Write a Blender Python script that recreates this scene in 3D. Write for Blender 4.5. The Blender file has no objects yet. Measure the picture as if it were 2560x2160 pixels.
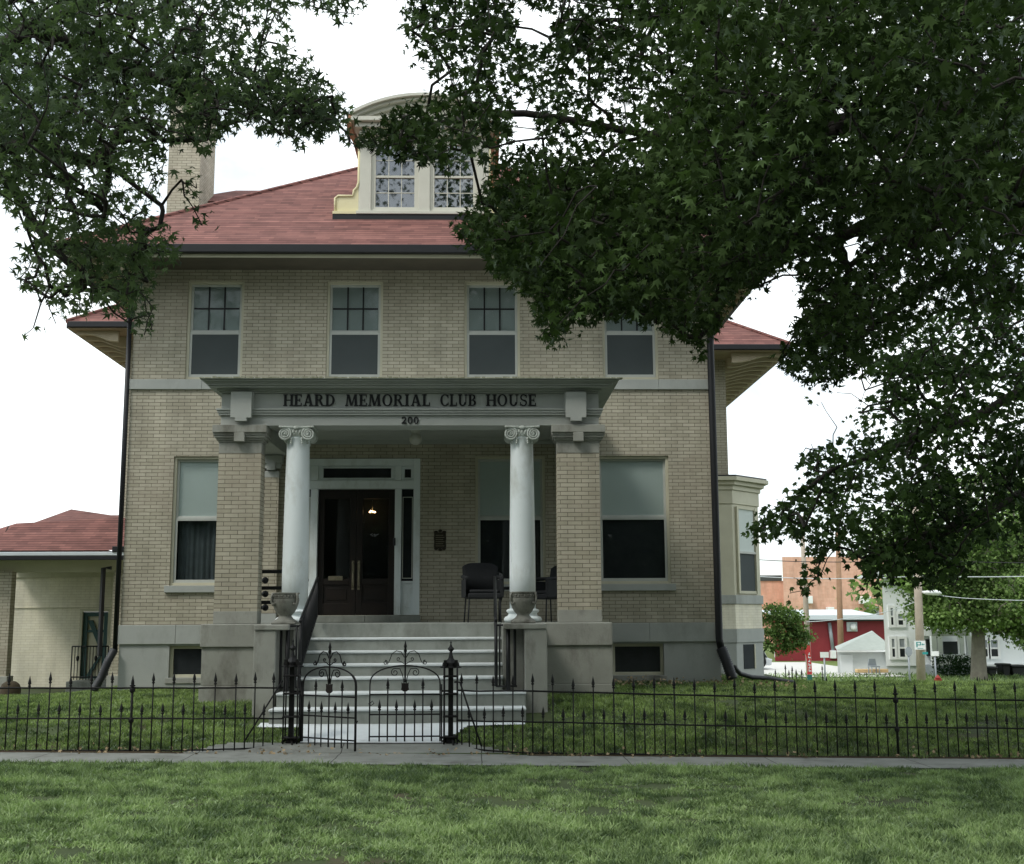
import bpy, math, random
import numpy as np
from mathutils import Vector, Matrix
random.seed(7); rng = np.random.default_rng(11)
sc = bpy.context.scene
COL = sc.collection
# ------------------------------------------------------------------ camera
CZ = 1.53; FPX = 3000.0
def _n(v):
    v = np.array(v, float); return v/np.linalg.norm(v)
_b = (FPX*FPX+74*88)/462.0
_Y = _n([-74, 462, FPX]); _Z = _n([-88, -_b, FPX]); _X = _n(np.cross(_Y, _Z))
RM = np.stack([_X, _Y, _Z])
if RM[0, 0] < 0: RM[0] *= -1
def at(px, py, Y):
    d = RM@np.array([px-1280., py-1080., FPX]); p = d*(Y/d[1]); return float(p[0]), float(p[2]+CZ)
def ax(px, py, Y): return at(px, py, Y)[0]
def az(py, Y, px=1200): return at(px, py, Y)[1]
cam = bpy.data.cameras.new("camera"); camo = bpy.data.objects.new("camera", cam); COL.objects.link(camo)
cam.sensor_fit = 'HORIZONTAL'; cam.sensor_width = 36; cam.lens = FPX/2560*36
cam.clip_start = 0.1; cam.clip_end = 2000
mw = Matrix.Identity(4)
for i in range(3):
    mw[i][0] = RM[i, 0]; mw[i][1] = -RM[i, 1]; mw[i][2] = -RM[i, 2]
mw[0][3] = 0; mw[1][3] = 0; mw[2][3] = CZ
camo.matrix_world = mw; sc.camera = camo
sc.render.resolution_x = 1024; sc.render.resolution_y = 864
# ------------------------------------------------------------------ world + sun
SUN_DIR = Vector((-0.50, -0.40, 0.77)).normalized()
w = bpy.data.worlds.new("World"); sc.world = w; w.use_nodes = True
nt = w.node_tree; nt.nodes.clear()
def N(nt, t, **k):
    n = nt.nodes.new(t)
    for a, b in k.items():
        if a in n.inputs.keys(): n.inputs[a].default_value = b
        else: setattr(n, a, b)
    return n
out = N(nt, 'ShaderNodeOutputWorld'); bg = N(nt, 'ShaderNodeBackground', Strength=0.1)
sky = N(nt, 'ShaderNodeTexSky', sky_type='NISHITA', sun_disc=False)
sky.sun_elevation = math.asin(SUN_DIR.z); sky.sun_rotation = math.atan2(SUN_DIR.x, SUN_DIR.y)
tc = N(nt, 'ShaderNodeTexCoord'); mp = N(nt, 'ShaderNodeMapping'); mp.inputs['Scale'].default_value = (1, 1, 1.6)
no = N(nt, 'ShaderNodeTexNoise', Scale=2.6, Detail=6.0, Roughness=0.55)
cr = N(nt, 'ShaderNodeValToRGB'); cr.color_ramp.elements[0].position = 0.40; cr.color_ramp.elements[1].position = 0.56
cr.color_ramp.elements[0].color = (0.42, 0.42, 0.42, 1)
mx = N(nt, 'ShaderNodeMix', data_type='RGBA'); mx.inputs['B'].default_value = (12.6, 13.4, 13.5, 1)
no2 = N(nt, 'ShaderNodeTexNoise', Scale=1.3, Detail=3.0)
mr = N(nt, 'ShaderNodeMapRange'); mr.inputs['To Min'].default_value = 0.85; mr.inputs['To Max'].default_value = 1.12
vm = N(nt, 'ShaderNodeVectorMath', operation='SCALE')
L = nt.links.new
L(tc.outputs['Generated'], mp.inputs['Vector']); L(mp.outputs[0], no.inputs['Vector']); L(mp.outputs[0], no2.inputs['Vector'])
L(no.outputs['Fac'], cr.inputs['Fac']); gd = N(nt, 'ShaderNodeVectorMath', operation='DOT_PRODUCT'); gd.inputs[1].default_value = tuple(Vector((-.19, 1, .56)).normalized()); L(tc.outputs['Generated'], gd.inputs[0])
gm = N(nt, 'ShaderNodeMapRange', interpolation_type='SMOOTHSTEP'); gm.inputs['From Min'].default_value = .955; gm.inputs['From Max'].default_value = .998; L(gd.outputs['Value'], gm.inputs['Value'])
n5 = N(nt, 'ShaderNodeTexNoise', Scale=9., Detail=5.); L(mp.outputs[0], n5.inputs['Vector']); g2 = N(nt, 'ShaderNodeMapRange'); g2.inputs['From Min'].default_value = .42; g2.inputs['From Max'].default_value = .62; g2.inputs['To Max'].default_value = .22; L(n5.outputs['Fac'], g2.inputs['Value'])
g3 = N(nt, 'ShaderNodeMath', operation='MULTIPLY'); L(gm.outputs[0], g3.inputs[0]); L(g2.outputs[0], g3.inputs[1]); g4 = N(nt, 'ShaderNodeMath', operation='SUBTRACT', use_clamp=True); L(cr.outputs['Color'], g4.inputs[0]); L(g3.outputs[0], g4.inputs[1]); L(g4.outputs[0], mx.inputs['Factor']); L(sky.outputs[0], mx.inputs['A'])
L(no2.outputs['Fac'], mr.inputs['Value']); L(mx.outputs['Result'], vm.inputs[0]); L(mr.outputs[0], vm.inputs['Scale'])
L(vm.outputs[0], bg.inputs['Color']); L(bg.outputs[0], out.inputs['Surface'])
sl = bpy.data.lights.new("sun", 'SUN'); sl.energy = 1.35; sl.angle = math.radians(14); sl.color = (1, .96, .88)
so = bpy.data.objects.new("sun", sl); COL.objects.link(so); so.location = (0, 0, 40)
so.rotation_euler = (-SUN_DIR).to_track_quat('-Z', 'Y').to_euler()
sc.view_settings.view_transform = 'Standard'; sc.view_settings.look = 'None'
sc.view_settings.exposure = 0.36; sc.view_settings.gamma = 1.0
sc.render.engine = 'CYCLES'
sc.cycles.max_bounces = 8; sc.cycles.transparent_max_bounces = 12
# ------------------------------------------------------------------ materials
def mat(name, base, rough=.7, var=None, vscale=3., bump=0., bscale=40., metal=0., spec=.4, stain=None, sscale=1.2, sthr=(.5, .7), coat=0., weather=None):
    m = bpy.data.materials.new(name); m.use_nodes = True; t = m.node_tree; l = t.links.new
    p = t.nodes['Principled BSDF']; p.inputs['Roughness'].default_value = rough; p.inputs['Metallic'].default_value = metal
    p.inputs['Specular IOR Level'].default_value = spec; p.inputs['Coat Weight'].default_value = coat
    g = N(t, 'ShaderNodeNewGeometry')
    c = None
    def rgb(v): return (*v, 1)
    if var is None: var = tuple(min(1, x*1.18) for x in base)
    nz = N(t, 'ShaderNodeTexNoise', Scale=vscale, Detail=6., Roughness=.62); l(g.outputs['Position'], nz.inputs['Vector'])
    rp = N(t, 'ShaderNodeValToRGB'); rp.color_ramp.elements[0].position = .3; rp.color_ramp.elements[1].position = .7
    rp.color_ramp.elements[0].color = rgb(base); rp.color_ramp.elements[1].color = rgb(var); l(nz.outputs['Fac'], rp.inputs['Fac'])
    c = rp.outputs['Color']
    if stain:
        n2 = N(t, 'ShaderNodeTexNoise', Scale=sscale, Detail=8., Roughness=.68); mp2 = N(t, 'ShaderNodeMapping'); mp2.inputs['Scale'].default_value = (1, 1, .45)
        l(g.outputs['Position'], mp2.inputs['Vector']); l(mp2.outputs[0], n2.inputs['Vector'])
        r2 = N(t, 'ShaderNodeMapRange'); r2.inputs['From Min'].default_value = sthr[0]; r2.inputs['From Max'].default_value = sthr[1]
        l(n2.outputs['Fac'], r2.inputs['Value'])
        m2 = N(t, 'ShaderNodeMix', data_type='RGBA'); l(r2.outputs[0], m2.inputs['Factor']); l(c, m2.inputs['A']); m2.inputs['B'].default_value = rgb(stain)
        c = m2.outputs['Result']
    l(c, p.inputs['Base Color'])
    if bump:
        n3 = N(t, 'ShaderNodeTexNoise', Scale=bscale, Detail=4.); l(g.outputs['Position'], n3.inputs['Vector'])
        b = N(t, 'ShaderNodeBump', Strength=bump, Distance=.01); l(n3.outputs['Fac'], b.inputs['Height']); l(b.outputs[0], p.inputs['Normal'])
    return m
def brick(name, c1, c2, mortar, bw=.2, rh=.0595, ms=.0045, offs=.5, rough=.85, stain=None, bias=0., shingle=False, contrast=1.):
    m = bpy.data.materials.new(name); m.use_nodes = True; t = m.node_tree; l = t.links.new
    p = t.nodes['Principled BSDF']; p.inputs['Roughness'].default_value = rough; p.inputs['Specular IOR Level'].default_value = .25
    u = N(t, 'ShaderNodeUVMap', uv_map='UVMap')
    nw = N(t, 'ShaderNodeTexNoise', Scale=9., Detail=3.); l(u.outputs[0], nw.inputs['Vector'])
    dv = N(t, 'ShaderNodeVectorMath', operation='MULTIPLY_ADD'); dv.inputs[1].default_value = (.006, .004, 0); l(nw.outputs['Color'], dv.inputs[0]); l(u.outputs[0], dv.inputs[2])
    b = N(t, 'ShaderNodeTexBrick'); b.offset = offs; b.squash = 1; b.inputs['Scale'].default_value = 1
    b.inputs['Brick Width'].default_value = bw; b.inputs['Row Height'].default_value = rh; b.inputs['Mortar Size'].default_value = ms
    b.inputs['Mortar Smooth'].default_value = .3; b.inputs['Bias'].default_value = bias
    b.inputs['Color1'].default_value = (*c1, 1); b.inputs['Color2'].default_value = (*c2, 1); b.inputs['Mortar'].default_value = (*mortar, 1)
    l(dv.outputs[0], b.inputs['Vector'])
    g = N(t, 'ShaderNodeNewGeometry')
    n1 = N(t, 'ShaderNodeTexNoise', Scale=1.3, Detail=7., Roughness=.65); m9 = N(t, 'ShaderNodeMapping'); m9.inputs['Scale'].default_value = (1.8, 1.8, .5); l(g.outputs['Position'], m9.inputs['Vector']); l(m9.outputs[0], n1.inputs['Vector'])
    r1 = N(t, 'ShaderNodeMapRange'); r1.inputs['From Min'].default_value = .3; r1.inputs['From Max'].default_value = .7; r1.inputs['To Min'].default_value = .8; r1.inputs['To Max'].default_value = 1.12
    l(n1.outputs['Fac'], r1.inputs['Value'])
    s = N(t, 'ShaderNodeVectorMath', operation='SCALE'); l(b.outputs['Color'], s.inputs[0]); l(r1.outputs[0], s.inputs['Scale'])
    c = s.outputs[0]
    if shingle:
        b2 = N(t, 'ShaderNodeTexBrick'); b2.offset = .31; b2.inputs['Scale'].default_value = 1; b2.inputs['Brick Width'].default_value = .23; b2.inputs['Row Height'].default_value = rh; b2.inputs['Mortar Size'].default_value = 0.
        b2.inputs['Color1'].default_value = (1.15, 1.14, 1.13, 1); b2.inputs['Color2'].default_value = (.76, .76, .78, 1); l(dv.outputs[0], b2.inputs['Vector'])
        mp3 = N(t, 'ShaderNodeMapping'); mp3.inputs['Scale'].default_value = (3.2, 1/rh*.5, 1); l(u.outputs[0], mp3.inputs['Vector']); n4 = N(t, 'ShaderNodeTexNoise', Scale=1., Detail=2.); l(mp3.outputs[0], n4.inputs['Vector'])
        r4 = N(t, 'ShaderNodeMapRange'); r4.inputs['From Min'].default_value = .3; r4.inputs['From Max'].default_value = .7; r4.inputs['To Min'].default_value = .93; r4.inputs['To Max'].default_value = 1.06; l(n4.outputs['Fac'], r4.inputs['Value'])
        v1 = N(t, 'ShaderNodeVectorMath', operation='MULTIPLY'); l(c, v1.inputs[0]); l(b2.outputs['Color'], v1.inputs[1]); v2 = N(t, 'ShaderNodeVectorMath', operation='SCALE'); l(v1.outputs[0], v2.inputs[0]); l(r4.outputs[0], v2.inputs['Scale']); c = v2.outputs[0]
    if stain:
        n2 = N(t, 'ShaderNodeTexNoise', Scale=.7, Detail=8., Roughness=.7); l(g.outputs['Position'], n2.inputs['Vector'])
        r2 = N(t, 'ShaderNodeMapRange'); r2.inputs['From Min'].default_value = .52; r2.inputs['From Max'].default_value = .72; r2.inputs['To Max'].default_value = .7
        l(n2.outputs['Fac'], r2.inputs['Value'])
        m2 = N(t, 'ShaderNodeMix', data_type='RGBA'); l(r2.outputs[0], m2.inputs['Factor']); l(c, m2.inputs['A']); m2.inputs['B'].default_value = (*stain, 1); c = m2.outputs['Result']
    l(c, p.inputs['Base Color'])
    bp = N(t, 'ShaderNodeBump', Strength=.6, Distance=.008); inv = N(t, 'ShaderNodeMath', operation='SUBTRACT'); inv.inputs[0].default_value = 1.
    l(b.outputs['Fac'], inv.inputs[1]); l(inv.outputs[0], bp.inputs['Height']); l(bp.outputs[0], p.inputs['Normal'])
    return m
M = {}
M['brick'] = brick('cream_brick', (.52, .485, .385), (.42, .39, .30), (.155, .14, .11), stain=(.36, .31, .245))
M['brick_far'] = brick('cream_brick_rear_lit', (.84, .80, .66), (.79, .75, .60), (.64, .58, .45), ms=.003)  # paler copy of the brick, standing in for light from the open court
M['orange_brick'] = brick('orange_brick', (.74, .45, .34), (.68, .39, .29), (.66, .44, .35), bw=.4, rh=.16, ms=.006, stain=(.66, .36, .25))  # colour paled to imitate haze over the far building
M['stone'] = mat('limestone', (.30, .305, .27), .85, (.38, .385, .345), 2.5, .25, 60, stain=(.15, .145, .12), sscale=2.0, sthr=(.48, .70))
M['stone_lt'] = mat('pale_painted_stone', (.37, .39, .37), .75, (.44, .46, .43), 1.5, .15, 60, stain=(.25, .26, .23), sscale=1.1, sthr=(.55, .8))
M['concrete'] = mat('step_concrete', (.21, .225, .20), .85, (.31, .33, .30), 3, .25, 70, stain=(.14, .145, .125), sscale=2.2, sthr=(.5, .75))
M['tread'] = mat('lit_tread_concrete', (.62, .66, .66), .8, (.72, .76, .76), 3, .15, 70, stain=(.48, .5, .48), sscale=3, sthr=(.55, .8))  # paler than the step bodies, putting the light from above into the colour
M['walk'] = mat('walk_concrete', (.60, .64, .65), .85, (.72, .76, .77), 2, .2, 80, stain=(.42, .44, .42), sscale=1.8, sthr=(.56, .8))
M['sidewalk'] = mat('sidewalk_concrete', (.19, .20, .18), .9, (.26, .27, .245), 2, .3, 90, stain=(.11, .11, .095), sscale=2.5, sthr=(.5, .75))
M['white'] = mat('white_paint', (.74, .81, .82), .55, (.79, .85, .86), 1.2, .05, 30, stain=(.50, .53, .49), sscale=2.2, sthr=(.5, .75))
M['trim'] = mat('cream_trim_paint', (.52, .50, .38), .55, (.60, .58, .45), 2, .08, 60, stain=(.38, .34, .24), sscale=3, sthr=(.62, .8))
M['greytrim'] = mat('grey_white_trim', (.46, .48, .45), .5, (.54, .56, .52), 2, .05, 60)
M['sash'] = mat('sash_paint', (.44, .46, .41), .5, (.52, .53, .48), 2, .05, 60)
M['yellow'] = mat('yellow_cream_paint', (.70, .63, .37), .6, (.76, .70, .45), 2, .1, 60, stain=(.5, .42, .24), sscale=3, sthr=(.62, .8))
M['dormer'] = mat('dormer_paint', (.56, .55, .47), .6, (.63, .62, .54), 2, .08, 60)
M['gutter'] = mat('black_gutter', (.008, .009, .011), .5, (.013, .014, .017), 3, .05, 60)
M['iron'] = mat('black_iron', (.006, .0065, .007), .6, (.014, .013, .012), 30, .2, 90, stain=(.035, .02, .013), sscale=8, sthr=(.68, .82), spec=.25)
M['iron_paint'] = mat('gloss_black_rail', (.005, .006, .007), .5, (.010, .011, .012), 10, .05, 60)
M['copper'] = mat('copper_flashing', (.36, .17, .10), .5, (.45, .24, .15), 6, .1, 40, metal=.3)
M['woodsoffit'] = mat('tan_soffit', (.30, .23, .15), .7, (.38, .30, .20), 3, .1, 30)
M['bracket'] = mat('cream_bracket', (.42, .36, .25), .6, (.5, .43, .31), 3, .1, 30)
M['doorwood'] = mat('dark_door_wood', (.006, .0045, .004), .45, (.015, .009, .006), 6, .1, 40)
M['brass'] = mat('tarnished_brass', (.20, .18, .12), .4, (.3, .27, .2), 20, metal=.6)
M['plaque'] = mat('bronze_plaque', (.030, .026, .018), .45, (.05, .042, .03), 30, .3, 60, metal=.5)
M['dark'] = mat('dark_room', (.022, .027, .030), .9, (.035, .042, .045))
M['shade'] = mat('pale_roller_shade', (.56, .62, .59), .8, (.62, .68, .65), .8)
M['room_sheet_dk'] = mat('dark_room_sheet', (.016, .020, .022), .9, (.026, .031, .033), 4)
M['shade_up'] = mat('upper_roller_shade', (.27, .31, .30), .8, (.33, .37, .36), .8)
M['shade_dk'] = mat('grey_insect_screen', (.058, .070, .072), .8, (.07, .084, .086), 1.0)
M['curtain'] = mat('grey_curtain', (.06, .075, .08), .9, (.10, .12, .125), 5)
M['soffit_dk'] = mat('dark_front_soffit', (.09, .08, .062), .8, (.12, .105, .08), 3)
M['wicker'] = mat('black_wicker', (.010, .012, .014), .7, (.02, .022, .025), 60, .5, 120)
M['urn'] = mat('weathered_urn', (.18, .18, .155), .9, (.27, .27, .235), 9, .5, 50, stain=(.08, .075, .06), sscale=7, sthr=(.48, .7))
M['globe'] = mat('frosted_globe', (.50, .50, .46), .3, (.55, .55, .5), 2)
M['greendoor'] = mat('green_door_paint', (.035, .085, .085), .5, (.05, .11, .11), 3)
M['bark'] = mat('bark', (.018, .016, .013), .9, (.035, .030, .025), 14, .6, 30)
M['bark_lt'] = mat('grey_bark', (.19, .17, .145), .9, (.27, .25, .21), 6, .5, 20)
M['pole'] = mat('weathered_pole', (.40, .34, .28), .85, (.5, .43, .36), 4, .2, 30)
M['pole_br'] = mat('brown_pole', (.26, .15, .09), .85, (.34, .21, .13), 4, .2, 30)
M['redmetal'] = mat('red_siding', (.22, .022, .030), .6, (.26, .03, .038), 2)
M['roofmetal'] = mat('pale_metal_roof', (.55, .60, .64), .5, (.62, .67, .7), 2)
M['whitesiding'] = mat('white_siding', (.80, .84, .86), .7, (.84, .87, .88), 2)
M['greyroof'] = mat('pale_green_shingle', (.36, .40, .37), .85, (.42, .46, .43), 5)
M['whitewall'] = mat('whitewashed_block', (.62, .66, .66), .85, (.70, .73, .73), 3)
def joints(m, w_=1.52, g=.008):
    t = m.node_tree; l = t.links.new; p = t.nodes['Principled BSDF']; src = p.inputs['Base Color'].links[0].from_socket
    ge = N(t, 'ShaderNodeNewGeometry'); sp = N(t, 'ShaderNodeSeparateXYZ'); l(ge.outputs['Position'], sp.inputs[0])
    nz = N(t, 'ShaderNodeTexNoise', Scale=2., Detail=3.); l(ge.outputs['Position'], nz.inputs['Vector'])
    a = N(t, 'ShaderNodeMath', operation='MULTIPLY_ADD'); a.inputs[1].default_value = 1/w_; l(sp.outputs['X'], a.inputs[0]); sc2 = N(t, 'ShaderNodeMath', operation='MULTIPLY'); sc2.inputs[1].default_value = .02; l(nz.outputs['Fac'], sc2.inputs[0]); l(sc2.outputs[0], a.inputs[2])
    f = N(t, 'ShaderNodeMath', operation='FRACT'); l(a.outputs[0], f.inputs[0]); c = N(t, 'ShaderNodeMath', operation='LESS_THAN'); c.inputs[1].default_value = g; l(f.outputs[0], c.inputs[0])
    mx_ = N(t, 'ShaderNodeMix', data_type='RGBA'); l(c.outputs[0], mx_.inputs['Factor']); l(src, mx_.inputs['A']); mx_.inputs['B'].default_value = (.05, .05, .042, 1); l(mx_.outputs['Result'], p.inputs['Base Color'])
joints(M['sidewalk'])
M['asphalt'] = mat('asphalt', (.13, .13, .13), .9, (.17, .17, .165), 3, .2, 60)
M['gravel'] = mat('pale_gravel', (.55, .55, .52), .95, (.64, .63, .6), 3, .2, 60)
M['glassdk'] = mat('dark_window_glass', (.015, .018, .02), .12, (.035, .04, .045), 2, spec=.35)
M['soil'] = mat('soil', (.045, .038, .022), .95, (.085, .062, .040), 5, .5, 30)
M['signwhite'] = mat('sign_white', (.78, .80, .80), .5); M['teal'] = mat('sign_teal', (.03, .28, .28), .5); M['signgrey'] = mat('sign_back', (.3, .33, .36), .5, metal=.3)
M['red'] = mat('red_fabric', (.60, .05, .05), .7); M['bluegreen'] = mat('green_fabric', (.03, .16, .12), .7)
M['carpaint'] = mat('silver_car_paint', (.55, .58, .62), .25, coat=.6, metal=.3); M['tyre'] = mat('tyre_rubber', (.015, .015, .015), .8)
M['hydrant'] = mat('hydrant_red', (.28, .03, .025), .6); M['wood'] = mat('pale_lumber', (.6, .42, .22), .8)
M['deadleaf'] = mat('dead_leaf', (.30, .22, .13), .9, (.42, .33, .2), 9)
M['plastic'] = mat('black_plastic', (.02, .022, .026), .5, (.03, .032, .036), 4)
def shingle_mat():
    m = brick('red_shingles', (.195, .086, .076), (.265, .125, .108), (.045, .026, .024), bw=60., rh=.112, ms=.010, offs=.37, shingle=True, rough=.9)  # dark course lines paint in the shade under each shingle row
    return m
M['shingle'] = shingle_mat()
def glass_mat(name, tint=(.95, .97, .97)):
    m = bpy.data.materials.new(name); m.use_nodes = True; t = m.node_tree; t.nodes.remove(t.nodes['Principled BSDF'])
    o = t.nodes['Material Output']; tr = N(t, 'ShaderNodeBsdfTransparent', Color=(*tint, 1)); gl = N(t, 'ShaderNodeBsdfGlossy', Roughness=.02)
    nz = N(t, 'ShaderNodeTexNoise', Scale=1.6, Detail=1.); g = N(t, 'ShaderNodeNewGeometry'); t.links.new(g.outputs['Position'], nz.inputs['Vector'])
    bp = N(t, 'ShaderNodeBump', Strength=.03, Distance=.02); t.links.new(nz.outputs['Fac'], bp.inputs['Height']); t.links.new(bp.outputs[0], gl.inputs['Normal'])
    fr = N(t, 'ShaderNodeFresnel', IOR=1.5); mr = N(t, 'ShaderNodeMath', operation='MULTIPLY'); mr.inputs[1].default_value = .4
    t.links.new(fr.outputs[0], mr.inputs[0])
    mx = N(t, 'ShaderNodeMixShader'); t.links.new(mr.outputs[0], mx.inputs[0]); t.links.new(tr.outputs[0], mx.inputs[1]); t.links.new(gl.outputs[0], mx.inputs[2]); t.links.new(mx.outputs[0], o.inputs['Surface'])
    return m
M['glass'] = glass_mat('window_glass')
def mirror_glass():
    m = glass_mat('dormer_glass', (.5, .55, .6)); 
    for n in m.node_tree.nodes:
        if n.type == 'MATH': n.inputs[1].default_value = 4.5
        if n.type == 'BUMP': n.inputs['Strength'].default_value = .06
    return m
M['glass_m'] = mirror_glass()
def leaf_mat(name, dark, light, hue=(.5, .5), trans=.38, gloss=.10):
    m = bpy.data.materials.new(name); m.use_nodes = True; t = m.node_tree; l = t.links.new
    t.nodes.remove(t.nodes['Principled BSDF']); o = t.nodes['Material Output']
    a = N(t, 'ShaderNodeAttribute', attribute_name='rnd'); r = N(t, 'ShaderNodeValToRGB')
    r.color_ramp.elements[0].color = (*dark, 1); r.color_ramp.elements[1].color = (*light, 1); l(a.outputs['Fac'], r.inputs['Fac'])
    d = N(t, 'ShaderNodeBsdfDiffuse'); tr = N(t, 'ShaderNodeBsdfTranslucent'); gl = N(t, 'ShaderNodeBsdfGlossy', Roughness=.45)
    gl.inputs['Color'].default_value = (.6, .7, .65, 1)
    l(r.outputs[0], d.inputs['Color'])
    sc_ = N(t, 'ShaderNodeMix', data_type='RGBA', blend_type='MULTIPLY'); sc_.inputs['Factor'].default_value = 1; sc_.inputs['B'].default_value = (1.0, 1.2, .65, 1)
    l(r.outputs[0], sc_.inputs['A']); l(sc_.outputs['Result'], tr.inputs['Color'])
    m1 = N(t, 'ShaderNodeMixShader', Fac=trans); l(d.outputs[0], m1.inputs[1]); l(tr.outputs[0], m1.inputs[2])
    fr = N(t, 'ShaderNodeFresnel', IOR=1.35); mm = N(t, 'ShaderNodeMath', operation='MULTIPLY'); mm.inputs[1].default_value = gloss; l(fr.outputs[0], mm.inputs[0])
    m2 = N(t, 'ShaderNodeMixShader'); l(mm.outputs[0], m2.inputs[0]); l(m1.outputs[0], m2.inputs[1]); l(gl.outputs[0], m2.inputs[2]); l(m2.outputs[0], o.inputs['Surface'])
    return m
M['leafA'] = leaf_mat('sweetgum_leaf', (.024, .038, .026), (.15, .205, .11), trans=.45)
M['leafB'] = leaf_mat('oak_leaf', (.005, .010, .005), (.085, .135, .047), trans=.28)  # colour lowered to imitate the shaded underside of the crown
M['leafC'] = leaf_mat('maple_leaf', (.008, .016, .008), (.095, .155, .055), trans=.38)
M['leafD'] = leaf_mat('far_leaf', (.055, .10, .038), (.40, .56, .20), trans=.35)
M['leafE'] = leaf_mat('bush_leaf', (.012, .03, .014), (.03, .06, .025))
M['grass'] = leaf_mat('grass_blade', (.085, .130, .058), (.37, .48, .225), trans=.3, gloss=.12)
M['grass_lawn'] = leaf_mat('lawn_blade', (.060, .095, .038), (.34, .44, .165), trans=.3, gloss=.12)
def ground_mat():
    m = mat('lawn_ground', (.030, .048, .014), .95, (.06, .085, .026), 1.5, .5, 25, stain=(.075, .052, .032), sscale=.9, sthr=(.56, .7))
    return m
M['ground'] = ground_mat()
M['farground'] = mat('far_lawn', (.10, .155, .035), .95, (.16, .21, .055), 1.5, .5, 25)
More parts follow.
